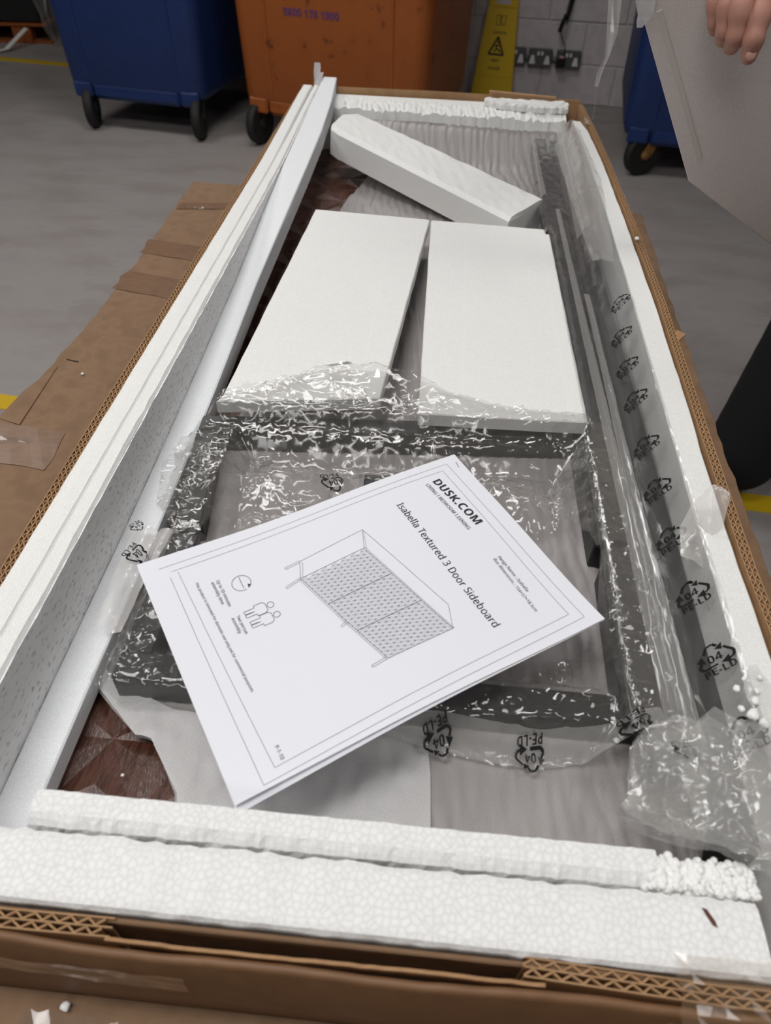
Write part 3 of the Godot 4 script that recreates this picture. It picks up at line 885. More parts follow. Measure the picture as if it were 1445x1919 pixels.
	for i in 30:
		var x := 0.168 + 0.056 * i / 29.0
		var y := -0.005 - 0.003 * rough(x, 3.0, 120.0)
		cg.append(PackedVector3Array([Vector3(x, -0.085, 0.721), Vector3(x, y - 0.006, 0.721), Vector3(x, y - 0.001, 0.716), Vector3(x, y, 0.71), Vector3(x, y - 0.002, 0.704), Vector3(x, -0.02, 0.7015), Vector3(x, -0.085, 0.7015)]))
	core.loft(cg)
	part(inn, "broken_end", core, M.foam)
	var sp := SphereMesh.new()
	sp.radius = 0.0026; sp.height = 0.005; sp.radial_segments = 10; sp.rings = 6
	var mm := MultiMesh.new()
	mm.transform_format = MultiMesh.TRANSFORM_3D
	mm.mesh = sp
	mm.instance_count = 620
	for i in 620:
		var x := rng.randf_range(0.164, 0.226)
		var z := rng.randf_range(0.7005, 0.7225)
		var y := -0.006 - 0.003 * rough(x, 3.0, 120.0) - (0.006 if z > 0.719 else 0.0) - 0.012 * rng.randf() * smoothstep(0.706, 0.70, z) + rng.randf_range(-0.001, 0.002)
		mm.set_instance_transform(i, Transform3D(Basis().scaled(Vector3.ONE * rng.randf_range(0.55, 1.05)), Vector3(x, y, z)))
	var mi := MultiMeshInstance3D.new()
	mi.name = "foam_bead"
	mi.multimesh = mm
	mi.material_override = M.bead
	mi.set_meta("kind", "stuff")
	inn.add_child(mi)
	# the two flat boards on the contents, the right one doubled
	var bl := MB.new()
	bl.slab(wobble([Vector2(-0.172, -0.239), Vector2(0.0015, -0.2265), Vector2(0.006, -0.2235), Vector2(-0.026, 0.246), Vector2(-0.196, 0.272), Vector2(-0.1915, 0.262)], 0.025, 0.0004), -0.045, -0.030, 0.0012)
	solo("foam_board", bl, M.foam_fine, "flat white foam board on the left, one torn corner by the stick", "packing foam")
	var br := MB.new()
	br.slab(wobble([Vector2(0.008, -0.224), Vector2(0.186, -0.199), Vector2(0.1885, 0.06), Vector2(0.1905, 0.262), Vector2(0.0155, 0.268)], 0.025, 0.0005), -0.045, -0.030, 0.0012)
	solo("foam_board", br, M.foam_fine, "flat white foam board on the right, beside the bagged bars, uppermost of two", "packing foam")
	var br2 := MB.new()
	br2.slab(wobble([Vector2(0.0085, -0.262), Vector2(0.186, -0.253), Vector2(0.189, 0.2), Vector2(0.016, 0.2)], 0.025, 0.0005), -0.074, -0.0453, 0.0012)
	solo("foam_board", br2, M.foam_fine, "white foam board under the right-hand board, only its far edge showing", "packing foam")
	var sup := MB.new()
	sup.slab(PackedVector2Array([Vector2(-0.15, -0.17), Vector2(-0.06, -0.17), Vector2(-0.07, -0.1), Vector2(-0.16, -0.1)]), -0.0815, -0.0453, 0.001)
	solo("foam_offcut", sup, M.foam_fine, "small white foam offcut hidden beneath the left board", "packing foam")
	# the thick block lying askew at the far end, wrapped smooth on top
	var dg := MB.new()
	var a := [Vector3(-0.2005, 0.004, -0.560), Vector3(-0.196, 0.006, -0.592), Vector3(-0.162, 0.005, -0.632), Vector3(0.190, -0.036, -0.357), Vector3(0.128, -0.036, -0.263), Vector3(-0.186, 0.002, -0.522)]
	var seg := 26
	var dr := []
	for i in seg + 1:
		var u := float(i) / seg
		var back: Vector3 = a[2].lerp(a[3], u)
		var front: Vector3 = a[5].lerp(a[4], u)
		if i == 0:
			back = back.lerp(a[0], 0.35); front = front.lerp(a[0], 0.3)
		var th := 0.047
		var ring := PackedVector3Array([front + Vector3(-0.002, -th, -0.002), back + Vector3(0, -th, 0), back + Vector3(0, -0.004, 0)])
		for j in 7:
			var q := back.lerp(front, (j + 0.4) / 7.0)
			ring.push_back(q + Vector3(0, 0.0011 * rough(q.x * 1.0 + q.z * 0.6, q.z - q.x, 55.0) + 0.0006 * rough(q.x, q.z, 110.0), 0))
		ring.push_back(front + Vector3(0.001, -0.005, 0.001))
		dr.append(ring)
	dg.loft(dr)
	solo("foam_block", dg, M.foam_fine, "thick white foam block lying diagonally across the far end of the carton", "packing foam")
	# loose crumbs
	var crumb := []
	for v in 3:
		var m := MB.new()
		var rings := []
		for i in 6:
			var ring := PackedVector3Array()
			for k in 8: ring.push_back(Vector3(cos(TAU * k / 8), 0, sin(TAU * k / 8)) * (sin(PI * (i + 0.4) / 5.8) * rng.randf_range(0.75, 1.2)) + Vector3(0, -cos(PI * i / 5.0) * 0.8, 0))
			rings.append(ring)
		m.loft(rings, 0)
		crumb.append(m.mesh())
	var spots := [[0.246, -0.002, 0.588, 0.0030, "white foam crumb nearest the last full recycling mark, by the right rail", "foam crumbs by the right rail"], [0.245, -0.002, 0.603, 0.0026, "small white foam crumb low in the cluster by the right rail", "foam crumbs by the right rail"], [0.2495, 0.001, 0.609, 0.0045, "largest white foam crumb of the cluster by the right rail", "foam crumbs by the right rail"], [0.2535, 0.002, 0.599, 0.0034, "white foam crumb midway in the cluster by the right rail", "foam crumbs by the right rail"], [0.2545, 0.002, 0.615, 0.0040, "second largest white foam crumb, nearest the gathered film end", "foam crumbs by the right rail"], [0.257, 0.002, 0.591, 0.0022, "white foam crumb at the top of the cluster on the rail", "foam crumbs by the right rail"], [0.262, 0.002, 0.58, 0.0022, "farthest tiny white foam crumb on top of the right rail", "foam crumbs by the right rail"], [0.251, 0.002, 0.582, 0.0020, "tiny white foam crumb at the inner edge of the right rail", "foam crumbs by the right rail"],
		[0.1835, -0.062, 0.596, 0.0028, "white foam bead on the near bag, the farther of two touching", "foam beads on the bag"], [0.1795, -0.0625, 0.600, 0.0026, "white foam bead on the near bag, the nearer of two touching", "foam beads on the bag"], [-0.413, -0.1045, 0.137, 0.0022, "white foam crumb on the flat cardboard left of the carton", ""], [-0.164, -0.1035, 0.786, 0.0032, "white foam bead on the cardboard below the carton's near left corner", ""], [-0.048, -0.1035, 0.789, 0.0026, "white foam crumb on the cardboard in front of the carton's near wall", ""], [0.293, 0.003, -0.12, 0.0035, "white foam shred clinging to the right rim of the carton", ""], [-0.172, -0.0825, 0.652, 0.0014, "tiny white foam speck on the walnut panel", ""], [0.02, -0.079, 0.672, 0.0012, "tiny white foam speck on the grey foam sheet", ""]]
	for i in spots.size():
		var q = spots[i]
		var c := solo("foam_crumb", crumb[i % 3], M.bead, q[4], "foam crumb", q[5])
		c.position = Vector3(q[0], q[1] + q[3] * 0.4, q[2]); c.scale = Vector3(1.0, 0.8, 0.85) * q[3]; c.rotation.y = rng.randf() * TAU
	var chip := MB.new()
	chip.slab(PackedVector2Array([Vector2(0.1905, 0.7285), Vector2(0.193, 0.729), Vector2(0.1962, 0.7345), Vector2(0.1968, 0.7375), Vector2(0.1945, 0.7365), Vector2(0.192, 0.732)]), 0.0005, 0.0014, 0.0003)
	solo("bark_chip", chip, plain(Color(0.36, 0.2, 0.17), 0.8), "small dark red-brown chip on the near foam block, right end", "debris")


# ---------------------------------------------------------------- the furniture parts
func panel() -> void:
	var o := thing("walnut_panel", "dark walnut door panel with a moulded star pattern, under the foam sheet", "furniture panel", Vector3.ZERO)
	var b := MB.new()
	b.box(Vector3(0.0045, -0.0968, 0.004), Vector3(0.492, 0.0136, 1.385))
	part(o, "board", b, M.walnut)
	var m := MB.new()
	var a := 0.064
	var org := Vector2(-0.191, 0.622)
	var e1 := Vector2(a, 0)
	var e2 := Vector2(a * 0.5, -a * 0.866)
	var edge := PackedVector2Array([Vector2(-0.2415, -0.688), Vector2(-0.2415, 0.697), Vector2(0.25, 0.697), Vector2(0.25, -0.688)])
	for i in range(-14, 16):
		for j in range(-3, 26):
			var p := org + e1 * i + e2 * j
			for k in 2:
				var v := [p, p + e1, p + e2] if k == 0 else [p + e1, p + e1 + e2, p + e2]
				var c: Vector2 = (v[0] + v[1] + v[2]) / 3.0
				if c.x < -0.27 or c.x > 0.28 or c.y > 0.72 or c.y < -0.72: continue
				for n in 3:
					var f := PackedVector2Array([v[n], v[(n + 1) % 3], c])
					var side: Vector2 = v[(n + 1) % 3] - v[n]
					var high := absf(side.cross(c - v[n]))
					for q in Geometry2D.intersect_polygons(f, edge):
						var w := []
						for g in q: w.append(Vector3(g.x, -0.0895 + 0.0042 * absf(side.cross(g - v[n])) / high, g.y))
						for g in range(1, w.size() - 1):
							if (w[g] - w[0]).cross(w[g + 1] - w[0]).y > 0.0: m.tri(w[0], w[g], w[g + 1])
							else: m.tri(w[0], w[g + 1], w[g])
	part(o, "moulded_face", m, M.walnut)

func bars_and_frames() -> void:
	# two U-shaped leg frames
	for f in [["black metal U-shaped leg frame under the edge of the foam boards", [-0.202, 0.280], [0.194, 0.247], [-0.185, 0.425], [0.195, 0.416]], ["black metal U-shaped leg frame nearest the camera, half under the booklet", [-0.184, 0.580], [0.196, 0.580], [-0.182, 0.441], [0.199, 0.436]]]:
		var o := thing("leg_frame", f[0], "furniture leg", Vector3.ZERO, 0, "bagged leg frames")
		var y := -0.0665
		var b := MB.new()
		b.beam(Vector3(f[1][0] - 0.012, y, f[1][1]), Vector3(f[2][0] + 0.012, y, f[2][1]), Vector3.UP, 0.024, 0.028, 0.0012)
		part(o, "cross_bar", b, M.black)
		for k in [[f[1], f[3]], [f[2], f[4]]]:
			b = MB.new()
			var s := signf(k[1][1] - k[0][1]) * 0.012
			b.beam(Vector3(k[0][0], y, k[0][1] + s), Vector3(k[1][0], y, k[1][1]), Vector3.UP, 0.024, 0.028, 0.0012)
			part(o, "leg", b, M.black)
	var c := MB.new()
	c.beam(Vector3(-0.019, -0.0665, 0.342), Vector3(-0.012, -0.0665, 0.50), Vector3.UP, 0.026, 0.028, 0.0012)
	solo("centre_leg", c, M.black, "single short black metal leg whose end peeks out above the booklet", "furniture leg")
	for k in [["long black metal bar nearest the foam boards, in clear film", 0.2015, 0.2045, -0.712, 0.625, 0.028, -0.052], ["long black metal bar against the right foam rail, under the printed film", 0.238, 0.2385, -0.665, 0.675, 0.030, -0.054]]:
		var o := thing("metal_bar", k[0], "furniture bar", Vector3.ZERO, 0, "long bagged bars")
		var b := MB.new()
		b.beam(Vector3(k[1], k[6], k[3]), Vector3(k[2], k[6], k[4]), Vector3.UP, k[5], 0.028, 0.0015)
		part(o, "bar", b, M.black_bar)
		for z in [k[3] - 0.001, k[4] + 0.001]:
			b = MB.new()
			b.box(Vector3(k[1] if z < 0 else k[2], k[6], z), Vector3(k[5] + 0.001, 0.029, 0.006), 0.002)
			part(o, "end_cap", b, M.rubber)


# ---------------------------------------------------------------- thin plastic
# what the film lies on: [x0, x1, z0, z1, top, slope of the film beside it]
const UNDER := [
	[-0.214, 0.206, 0.235, 0.292, -0.0515, 1.3], [-0.214, -0.172, 0.26, 0.428, -0.0515, 1.3], [0.182, 0.208, 0.24, 0.418, -0.0515, 1.3],
	[-0.196, 0.208, 0.567, 0.593, -0.0515, 1.5], [-0.196, -0.170, 0.438, 0.59, -0.0515, 1.3], [0.185, 0.211, 0.434, 0.59, -0.0515, 1.3],
	[-0.032, 0.001, 0.342, 0.50, -0.0515, 1.3], [-0.195, 0.006, -0.24, 0.272, -0.029, 1.6], [0.008, 0.1905, -0.22, 0.268, -0.029, 1.6],
	[0.188, 0.218, -0.715, 0.63, -0.0375, 1.4], [0.223, 0.254, -0.668, 0.68, -0.0385, 1.2], [-0.245, -0.2125, 0.15, 0.72, -0.058, 1.3], [0.2545, 0.28, -0.66, 0.74, 0.001, 1.5],
	[-0.3, 0.3, 0.699, 0.76, -0.003, 1.2],
]

func drape(x: float, z: float, base := -0.081) -> float:
	var h := base
	for u in UNDER:
		var dx := maxf(0.0, maxf(u[0] - x, x - u[1]))
		var dz := maxf(0.0, maxf(u[2] - z, z - u[3]))
		if dx > 0.08 or dz > 0.08: continue
		h = maxf(h, u[4] - u[5] * sqrt(dx * dx + dz * dz))
	return h

func ridge(x: float, z: float, sd: float, f: float, k: float) -> float:   # straight sharp folds, in three directions that take turns
	var r := 0.0
	var tot := 0.001
	for d in 3:
		var a := sd * 1.7 + d * 1.05
		var w := smoothstep(-0.15, 0.25, nz.soft.get_noise_3d(x * f * 0.45, z * f * 0.45, sd * 13.0 + d * 29.0))
		if w <= 0.0: continue
		var u := (x * cos(a) + z * sin(a)) * f
		var v := (z * cos(a) - x * sin(a)) * f * 0.3
		r += w * pow(1.0 - absf(nz.fold.get_noise_3d(u, v, sd * 37.0 + d * 11.0)), k)
		tot += w
	return r / tot

func crinkle(x: float, z: float, sd: float, amp: float, f: float, sx := 1.0, sz := 1.0) -> float:
	return amp * (1.5 * ridge(x * sx, z * sz, sd, f, 3.0) + 0.55 * ridge(x * sx, z * sz, sd + 5.0, f * 2.3, 3.5) + 0.22 * ridge(x * sx, z * sz, sd + 9.0, f * 4.6, 3.0) - 0.9)

func tin(poly: PackedVector2Array, sp: float, h: Callable, jit := 0.35, st := Vector2.ONE, smooth := false) -> MB:
	var pts := PackedVector2Array()
	var n := poly.size()
	for i in n:
		var a := poly[i]
		var b := poly[(i + 1) % n]
		var c := maxi(1, int(((b - a) / st).length() / sp))
		for k in c: pts.push_back(a.lerp(b, float(k) / c) / st + Vector2(rng.randf() * 1e-6, rng.randf() * 1e-6))
	var r := Rect2(poly[0], Vector2.ZERO)
	for p in poly: r = r.expand(p)
	var x := r.position.x / st.x
	var row := 0
	var scaled := PackedVector2Array()
	for p in poly: scaled.push_back(p / st)
	while x < r.end.x / st.x:
		var z := r.position.y / st.y + (sp * 0.5 if row % 2 else 0.0)
		while z < r.end.y / st.y:
			var q := Vector2(x, z) + Vector2(rng.randf_range(-jit, jit), rng.randf_range(-jit, jit)) * sp
			if Geometry2D.is_point_in_polygon(q, scaled): pts.push_back(q)
			z += sp
		x += sp * 0.866
		row += 1
	var id := Geometry2D.triangulate_delaunay(pts)
	var m := MB.new()
	var v := PackedVector3Array()
	for p in pts:
		var w := p * st
		v.push_back(Vector3(w.x, h.call(w.x, w.y), w.y))
	for i in range(0, id.size(), 3):
		var c := (pts[id[i]] + pts[id[i + 1]] + pts[id[i + 2]]) / 3.0
		if not Geometry2D.is_point_in_polygon(c, scaled): continue
		var a := v[id[i]]
		var b := v[id[i + 1]]
		var e := v[id[i + 2]]
		if (b - a).cross(e - a).y < 0.0: m.tri(a, e, b, 0 if smooth else -1)
		else: m.tri(a, b, e, 0 if smooth else -1)
	return m

func pv(a: Array) -> PackedVector2Array:
	var r := PackedVector2Array()
	for i in range(0, a.size(), 2): r.push_back(Vector2(a[i], a[i + 1]))
	return r

func recycle_ink(k: Ink, o: Vector2, s: float, turn := 0.0, tall := 1.0) -> void:   # three chasing arrows, 04, PE-LD; s is the width
	var q := func(x: float, y: float) -> Vector2: return o + Vector2(x, y * tall).rotated(turn) * s
	var w := 0.075 * s
	k.poly([q.call(-0.20, -0.28), q.call(-0.10, -0.45), q.call(0.06, -0.48), q.call(0.14, -0.36)], w)
	k.t.append_array([q.call(0.06, -0.30), q.call(0.26, -0.40), q.call(0.22, -0.20)])
	k.poly([q.call(0.26, -0.26), q.call(0.44, -0.02), q.call(0.40, 0.12), q.call(0.28, 0.15)], w)
	k.t.append_array([q.call(0.30, 0.03), q.call(0.30, 0.27), q.call(0.08, 0.15)])
	k.poly([q.call(0.0, 0.15), q.call(-0.32, 0.15), q.call(-0.40, 0.05), q.call(-0.32, -0.08)], w)
	k.t.append_array([q.call(-0.42, -0.14), q.call(-0.22, -0.03), q.call(-0.26, -0.27)])
	k.text("04", q.call(-0.17, 0.05), 0.34 * s, true, turn, tall)
	k.text("PE-LD", q.call(-0.36, 0.42), 0.74 * s, true, turn, tall)

func plastics() -> void:
	# grey-white expanded polyethylene sheet over the walnut panel
	var base := func(x: float, z: float) -> float:
		var up := smoothstep(-0.60, -0.695, z)
		var ph: float = (x - 0.12 * (z + 0.5)) * 420.0 + 2.5 * nz.soft.get_noise_2d(x * 12, z * 6) + 1.2 * nz.soft.get_noise_2d(x * 40, z * 15)
		var rip: float = (0.0030 if z < 0.1 else 0.0016) * (absf(sin(ph * 0.5)) - 0.6) * (0.75 + 0.5 * nz.soft.get_noise_2d(x * 30, z * 10))
		return -0.0835 + 0.001 + rip + 0.0016 * absf(nz.soft.get_noise_2d(x * 60, z * 40)) + up * 0.055
	var sheet := thing("foam_sheet", "rippled grey-white foam sheet spread over the walnut panel", "foam sheet", Vector3.ZERO)
	part(sheet, "sheet", tin(pv([-0.205, -0.69, -0.205, -0.65, -0.115, -0.58, -0.128, -0.50, -0.150, -0.40, -0.160, -0.2, -0.17, 0.1, -0.212, 0.40, -0.231, 0.53, -0.229, 0.565, -0.214, 0.588, -0.200, 0.600, -0.172, 0.622, -0.158, 0.624, -0.131, 0.662, -0.120, 0.698, 0.245, 0.698, 0.25, 0.3, 0.25, -0.69]), 0.0045, base, 0.3, Vector2(0.6, 2.2), true), M.pe_foam)
	part(sheet, "folded_layer", tin(pv([-0.228, 0.56, -0.212, 0.588, -0.172, 0.6225, -0.160, 0.624, -0.129, 0.662, -0.118, 0.698, 0.050, 0.698, 0.047, 0.63, 0.042, 0.595, -0.05, 0.60, -0.15, 0.60, -0.20, 0.58]), 0.006, func(x, z): return base.call(x, z) + 0.0025 + 0.003 * absf(nz.soft.get_noise_2d(x * 35 + z * 12, z * 9)), 0.3, Vector2.ONE, true), M.pe_white, "whiter doubled layer")
	# bag round the far leg frame, its mouth thrown forward over the foam boards
	var bag := thing("plastic_bag", "crumpled clear plastic bag round the far leg frame, spread over the foam boards", "plastic bag", Vector3.ZERO)
	var outline := pv([-0.205, 0.272, -0.158, 0.250, -0.125, 0.225, -0.096, 0.207, -0.06, 0.204, -0.025, 0.206, 0.012, 0.217, 0.051, 0.232, 0.095, 0.246, 0.135, 0.251, 0.190, 0.252, 0.214, 0.262, 0.219, 0.302, 0.214, 0.36, 0.211, 0.424, 0.183, 0.424, 0.178, 0.400, 0.165, 0.372, 0.150, 0.385, 0.124, 0.404, 0.06, 0.395, 0.02, 0.372, -0.03, 0.350, -0.072, 0.376, -0.128, 0.402, -0.168, 0.418, -0.172, 0.434, -0.198, 0.434, -0.222, 0.405, -0.233, 0.351, -0.226, 0.30])
	var puff := func(x: float, z: float) -> float:   # the two puffed pockets inside the U
		return 0.022 * exp(-pow((x + 0.12) / 0.045, 2) - pow((z - 0.345) / 0.04, 2)) + 0.020 * exp(-pow((x - 0.115) / 0.05, 2) - pow((z - 0.345) / 0.04, 2)) + 0.014 * exp(-pow((x + 0.03) / 0.06, 2) - pow((z - 0.215) / 0.02, 2))
	part(bag, "film", tin(outline, 0.0036, func(x, z): return drape(x, z) + puff.call(x, z) + 0.0042 + crinkle(x, z, 1.0, 0.0040, 26.0, 1.0, 1.5)+ rng.randf_range(-0.0002, 0.0002), 0.35, Vector2.ONE, true), M.film)
	part(bag, "film", tin(outline, 0.0055, func(x, z): return drape(x, z) + 0.4 * puff.call(x, z) + 0.0022 + crinkle(x, z, 2.0, 0.0026, 34.0), 0.35, Vector2.ONE, true), M.film)
	# thick gathered folds of the same bag
	for q in [[-0.225, 0.33, -0.06, 0.395, 0.012], [-0.20, 0.39, -0.12, 0.30, 0.008], [-0.08, 0.215, -0.02, 0.30, 0.01], [0.0, 0.255, 0.05, 0.31, 0.008], [0.06, 0.33, 0.16, 0.36, 0.010], [0.16, 0.27, 0.20, 0.35, 0.008], [-0.19, 0.27, -0.10, 0.225, 0.008]]:
		var a := Vector2(q[0], q[1])
		var b := Vector2(q[2], q[3])
		var w: Vector2 = (b - a).normalized().orthogonal() * q[4]
		part(bag, "fold", tin(PackedVector2Array([a - w, a.lerp(b, 0.5) - w * 1.3, b - w * 0.6, b + w * 0.6, a.lerp(b, 0.5) + w * 1.2, a + w]), 0.0032, func(x, z): return drape(x, z) + puff.call(x, z) + 0.008 + crinkle(x, z, 5.0, 0.004, 40.0), 0.35, Vector2.ONE, true), M.film)
	var k := Ink.new()
	recycle_ink(k, Vector2(-0.064, 0.343), 0.026, 2.6)
	part(bag, "printed_mark", k.mesh(func(p: Vector2, l := 0.0) -> Vector3: return Vector3(p.x, drape(p.x, p.y) + puff.call(p.x, p.y) + 0.0105 + crinkle(p.x, p.y, 1.0, 0.0020, 26.0) + l, p.y)), M.ink, "black recycling mark")
	# bag round the near leg frame
	var bag2 := thing("plastic_bag", "crumpled clear plastic bag round the near leg frame, under the booklet", "plastic bag", Vector3.ZERO)
	var out2 := pv([-0.200, 0.436, -0.165, 0.440, -0.150, 0.47, -0.140, 0.53, -0.05, 0.53, 0.06, 0.535, 0.12, 0.530, 0.168, 0.520, 0.178, 0.48, 0.184, 0.434, 0.214, 0.430, 0.217, 0.50, 0.216, 0.575, 0.208, 0.596, 0.185, 0.606, 0.160, 0.612, 0.122, 0.6205, 0.09, 0.619, 0.056, 0.614, 0.019, 0.606, -0.06, 0.604, -0.142, 0.602, -0.186, 0.605, -0.212, 0.594, -0.207, 0.50])
	part(bag2, "film", tin(out2, 0.0036, func(x, z): return drape(x, z) + 0.0034 + crinkle(x, z, 3.0, 0.0044, 42.0)+ rng.randf_range(-0.0002, 0.0002), 0.35, Vector2.ONE, true), M.film)
	part(bag2, "film", tin(out2, 0.0055, func(x, z): return drape(x, z) + 0.0018 + crinkle(x, z, 4.0, 0.0020, 36.0), 0.35, Vector2.ONE, true), M.film_clear)
	part(bag2, "bag_mouth", tin(pv([0.0, 0.598, 0.056, 0.596, 0.122, 0.600, 0.165, 0.596, 0.205, 0.588, 0.206, 0.600, 0.185, 0.607, 0.160, 0.613, 0.122, 0.6215, 0.09, 0.62, 0.056, 0.615, 0.0, 0.606]), 0.0036, func(x, z): return drape(x, z) + 0.006 + crinkle(x, z, 9.0, 0.002, 50.0), 0.35, Vector2.ONE, true), M.film_milk)
	part(bag2, "side_fold", tin(pv([-0.232, 0.448, -0.222, 0.441, -0.192, 0.444, -0.196, 0.50, -0.199, 0.556, -0.220, 0.552, -0.228, 0.50]), 0.0036, func(x, z): return drape(x, z) + 0.004 + 0.010 * smoothstep(-0.235, -0.215, x) * smoothstep(-0.19, -0.205, x) + crinkle(x, z, 6.0, 0.0016, 22.0, 1.0, 0.4), 0.35, Vector2.ONE, true), M.film_white, "whiter rolled edge")
	k = Ink.new()
	for q in [[0.051, 0.6095, 0.024, 2.7], [0.118, 0.6135, 0.024, 3.0], [0.186, 0.602, 0.022, 2.8]]: recycle_ink(k, Vector2(q[0], q[1]), q[2], q[3])
	part(bag2, "printed_mark", k.mesh(func(p: Vector2, l := 0.0) -> Vector3: return Vector3(p.x, drape(p.x, p.y) + 0.0095 + crinkle(p.x, p.y, 9.0, 0.0015, 50.0) + l, p.y)), M.ink, "black recycling marks along the mouth")
	k = Ink.new()
	recycle_ink(k, Vector2(-0.213, 0.478), 0.022, 1.9)
	recycle_ink(k, Vector2(-0.222, 0.448), 0.014, 2.2)
	part(bag2, "printed_mark", k.mesh(func(p: Vector2, l := 0.0) -> Vector3: return Vector3(p.x, drape(p.x, p.y) + 0.0175 + l, p.y)), M.ink, "black recycling mark on the rolled edge")
	# sleeve round the two long bars
	var sl := thing("plastic_sleeve", "long clear printed plastic sleeve round the two bars by the right rail", "plastic bag", Vector3.ZERO)
	var ho := pv([0.178, -0.715, 0.20, -0.735, 0.245, -0.72, 0.258, -0.66, 0.262, -0.45, 0.264, -0.27, 0.261, 0.0, 0.2575, 0.284, 0.256, 0.4, 0.2555, 0.55, 0.256, 0.66, 0.20, 0.65, 0.186, 0.62, 0.184, 0.45, 0.186, 0.3, 0.184, -0.2, 0.178, -0.5])
	var hs := func(x: float, z: float) -> float:
		return drape(x, z, -0.07) + 0.0022 + crinkle(x, z, 11.0, 0.0016, 14.0, 2.0, 0.35) + 0.0012 * (1.0 - smoothstep(0.212, 0.226, x)) * absf(nz.fold.get_noise_2d(x * 40, z * 40)) * 2.0
	part(sl, "film", tin(ho, 0.0042, func(x, z): return hs.call(x, z), 0.35, Vector2(1.0, 1.7), true), M.film)
	part(sl, "film", tin(ho, 0.009, func(x, z): return drape(x, z, -0.07) + 0.001 + crinkle(x, z, 12.0, 0.001, 20.0, 2.0, 0.4), 0.3, Vector2(0.7, 2.0), true), M.film_clear)
	# standing folds along the sleeve
	for q in [[0.2205, -0.02, 0.2235, 0.62, 0.007, 0.010], [0.2065, -0.30, 0.2135, 0.60, 0.007, 0.007], [0.238, -0.70, 0.236, -0.20, 0.008, 0.006], [0.188, -0.70, 0.190, -0.36, 0.005, 0.004]]:
		var a := Vector2(q[0], q[1])
		var b := Vector2(q[2], q[3])
		var w: float = q[4]
		var rise: float = q[5]
		part(sl, "long_fold", tin(pv([a.x - w * 0.5, a.y, a.x + w * 0.5, a.y, b.x + w, b.y, b.x - w, b.y]), 0.006, func(x, z):
			var c := lerpf(a.x, b.x, (z - a.y) / (b.y - a.y))
			return drape(x, z, -0.06) + 0.003 + rise * exp(-pow((x - c) / (w * 0.6), 2)) + crinkle(x, z, 21.0, 0.0012, 20.0, 1.0, 0.3), 0.3, Vector2(0.6, 2.5), true), M.film_milk)
	k = Ink.new()
	for q in [[0.249, 0.048], [0.243, 0.111], [0.241, 0.172], [0.2405, 0.233], [0.2395, 0.307], [0.239, 0.369], [0.239, 0.432], [0.242, 0.496], [0.2445, 0.557], [0.248, 0.618]]:
		recycle_ink(k, Vector2(q[0] - 0.001, q[1]), 0.0195, -0.10, 1.4)
	part(sl, "printed_mark", k.mesh(func(p: Vector2, l := 0.0) -> Vector3: return Vector3(p.x, hs.call(p.x, p.y) + 0.0016 + l, p.y)), M.ink, "row of black recycling marks")
	# its gathered near end, spilling over the corner
	var bo := pv([0.178, 0.636, 0.181, 0.616, 0.190, 0.609, 0.204, 0.606, 0.216, 0.612, 0.230, 0.600, 0.240, 0.606, 0.252, 0.618, 0.266, 0.640, 0.283, 0.675, 0.285, 0.715, 0.262, 0.720, 0.226, 0.706, 0.19, 0.694, 0.168, 0.684, 0.166, 0.66, 0.176, 0.65])
	for i in 3:
		part(sl, "gathered_end", tin(bo, 0.0032 + 0.0005 * i, func(x, z): return maxf(drape(x, z), -0.055 + 0.035 * smoothstep(0.168, 0.215, x)) + 0.005 + 0.005 * i + crinkle(x, z, 31.0 + i, 0.0048, 38.0, 1.2, 0.8), 0.35, Vector2.ONE, true), M.film if i == 1 else M.film_milk)
	part(sl, "crumpled_sleeve", tin(pv([0.184, 0.30, 0.219, 0.30, 0.222, 0.50, 0.221, 0.632, 0.186, 0.632, 0.181, 0.55, 0.184, 0.42]), 0.0034, func(x, z): return drape(x, z, -0.07) + 0.0045 + smoothstep(0.3, 0.5, z) * crinkle(x, z, 81.0, 0.0042, 34.0, 1.3, 0.8), 0.35, Vector2.ONE, true), M.film)
	part(sl, "gathered_fold", tin(pv([0.196, 0.614, 0.210, 0.610, 0.218, 0.64, 0.213, 0.696, 0.205, 0.698, 0.206, 0.65]), 0.0035, func(x, z): return -0.018 - 0.03 * smoothstep(0.66, 0.7, z) + crinkle(x, z, 41.0, 0.006, 30.0, 1.5, 0.5), 0.35, Vector2.ONE, true), M.film_milk)
	k = Ink.new()
	recycle_ink(k, Vector2(0.207, 0.630), 0.018, 2.8)
	recycle_ink(k, Vector2(0.219, 0.668), 0.024, 1.6)
	part(sl, "printed_mark", k.mesh(func(p: Vector2, l := 0.0) -> Vector3: return Vector3(p.x, -0.012 - 0.02 * smoothstep(0.64, 0.68, p.y) + crinkle(p.x, p.y, 41.0, 0.004, 30.0, 1.5, 0.5) + l, p.y)), M.ink, "crumpled recycling marks")
	# corner of film standing over the right rail
	part(sl, "raised_corner", tin(pv([0.240, 0.455, 0.243, 0.428, 0.250, 0.417, 0.262, 0.414, 0.274, 0.419, 0.272, 0.436, 0.262, 0.448, 0.256, 0.47]), 0.003, func(x, z): return -0.012 + 0.040 * smoothstep(0.46, 0.415, z) * smoothstep(0.236, 0.262, x) + crinkle(x, z, 51.0, 0.004, 45.0), 0.35, Vector2.ONE, true), M.film_white, "whiter standing corner")
	# pointed flap and loose loops of film over the right rail, far half
	part(sl, "film_flap", tin(pv([0.228, -0.62, 0.262, -0.60, 0.266, -0.43, 0.2705, -0.335, 0.268, -0.30, 0.262, -0.20, 0.252, -0.05, 0.236, -0.10, 0.231, -0.30]), 0.005, func(x, z): return drape(x, z, -0.05) + 0.006 + crinkle(x, z, 61.0, 0.003, 16.0, 2.0, 0.5), 0.35, Vector2(0.7, 1.6), true), M.film_milk)
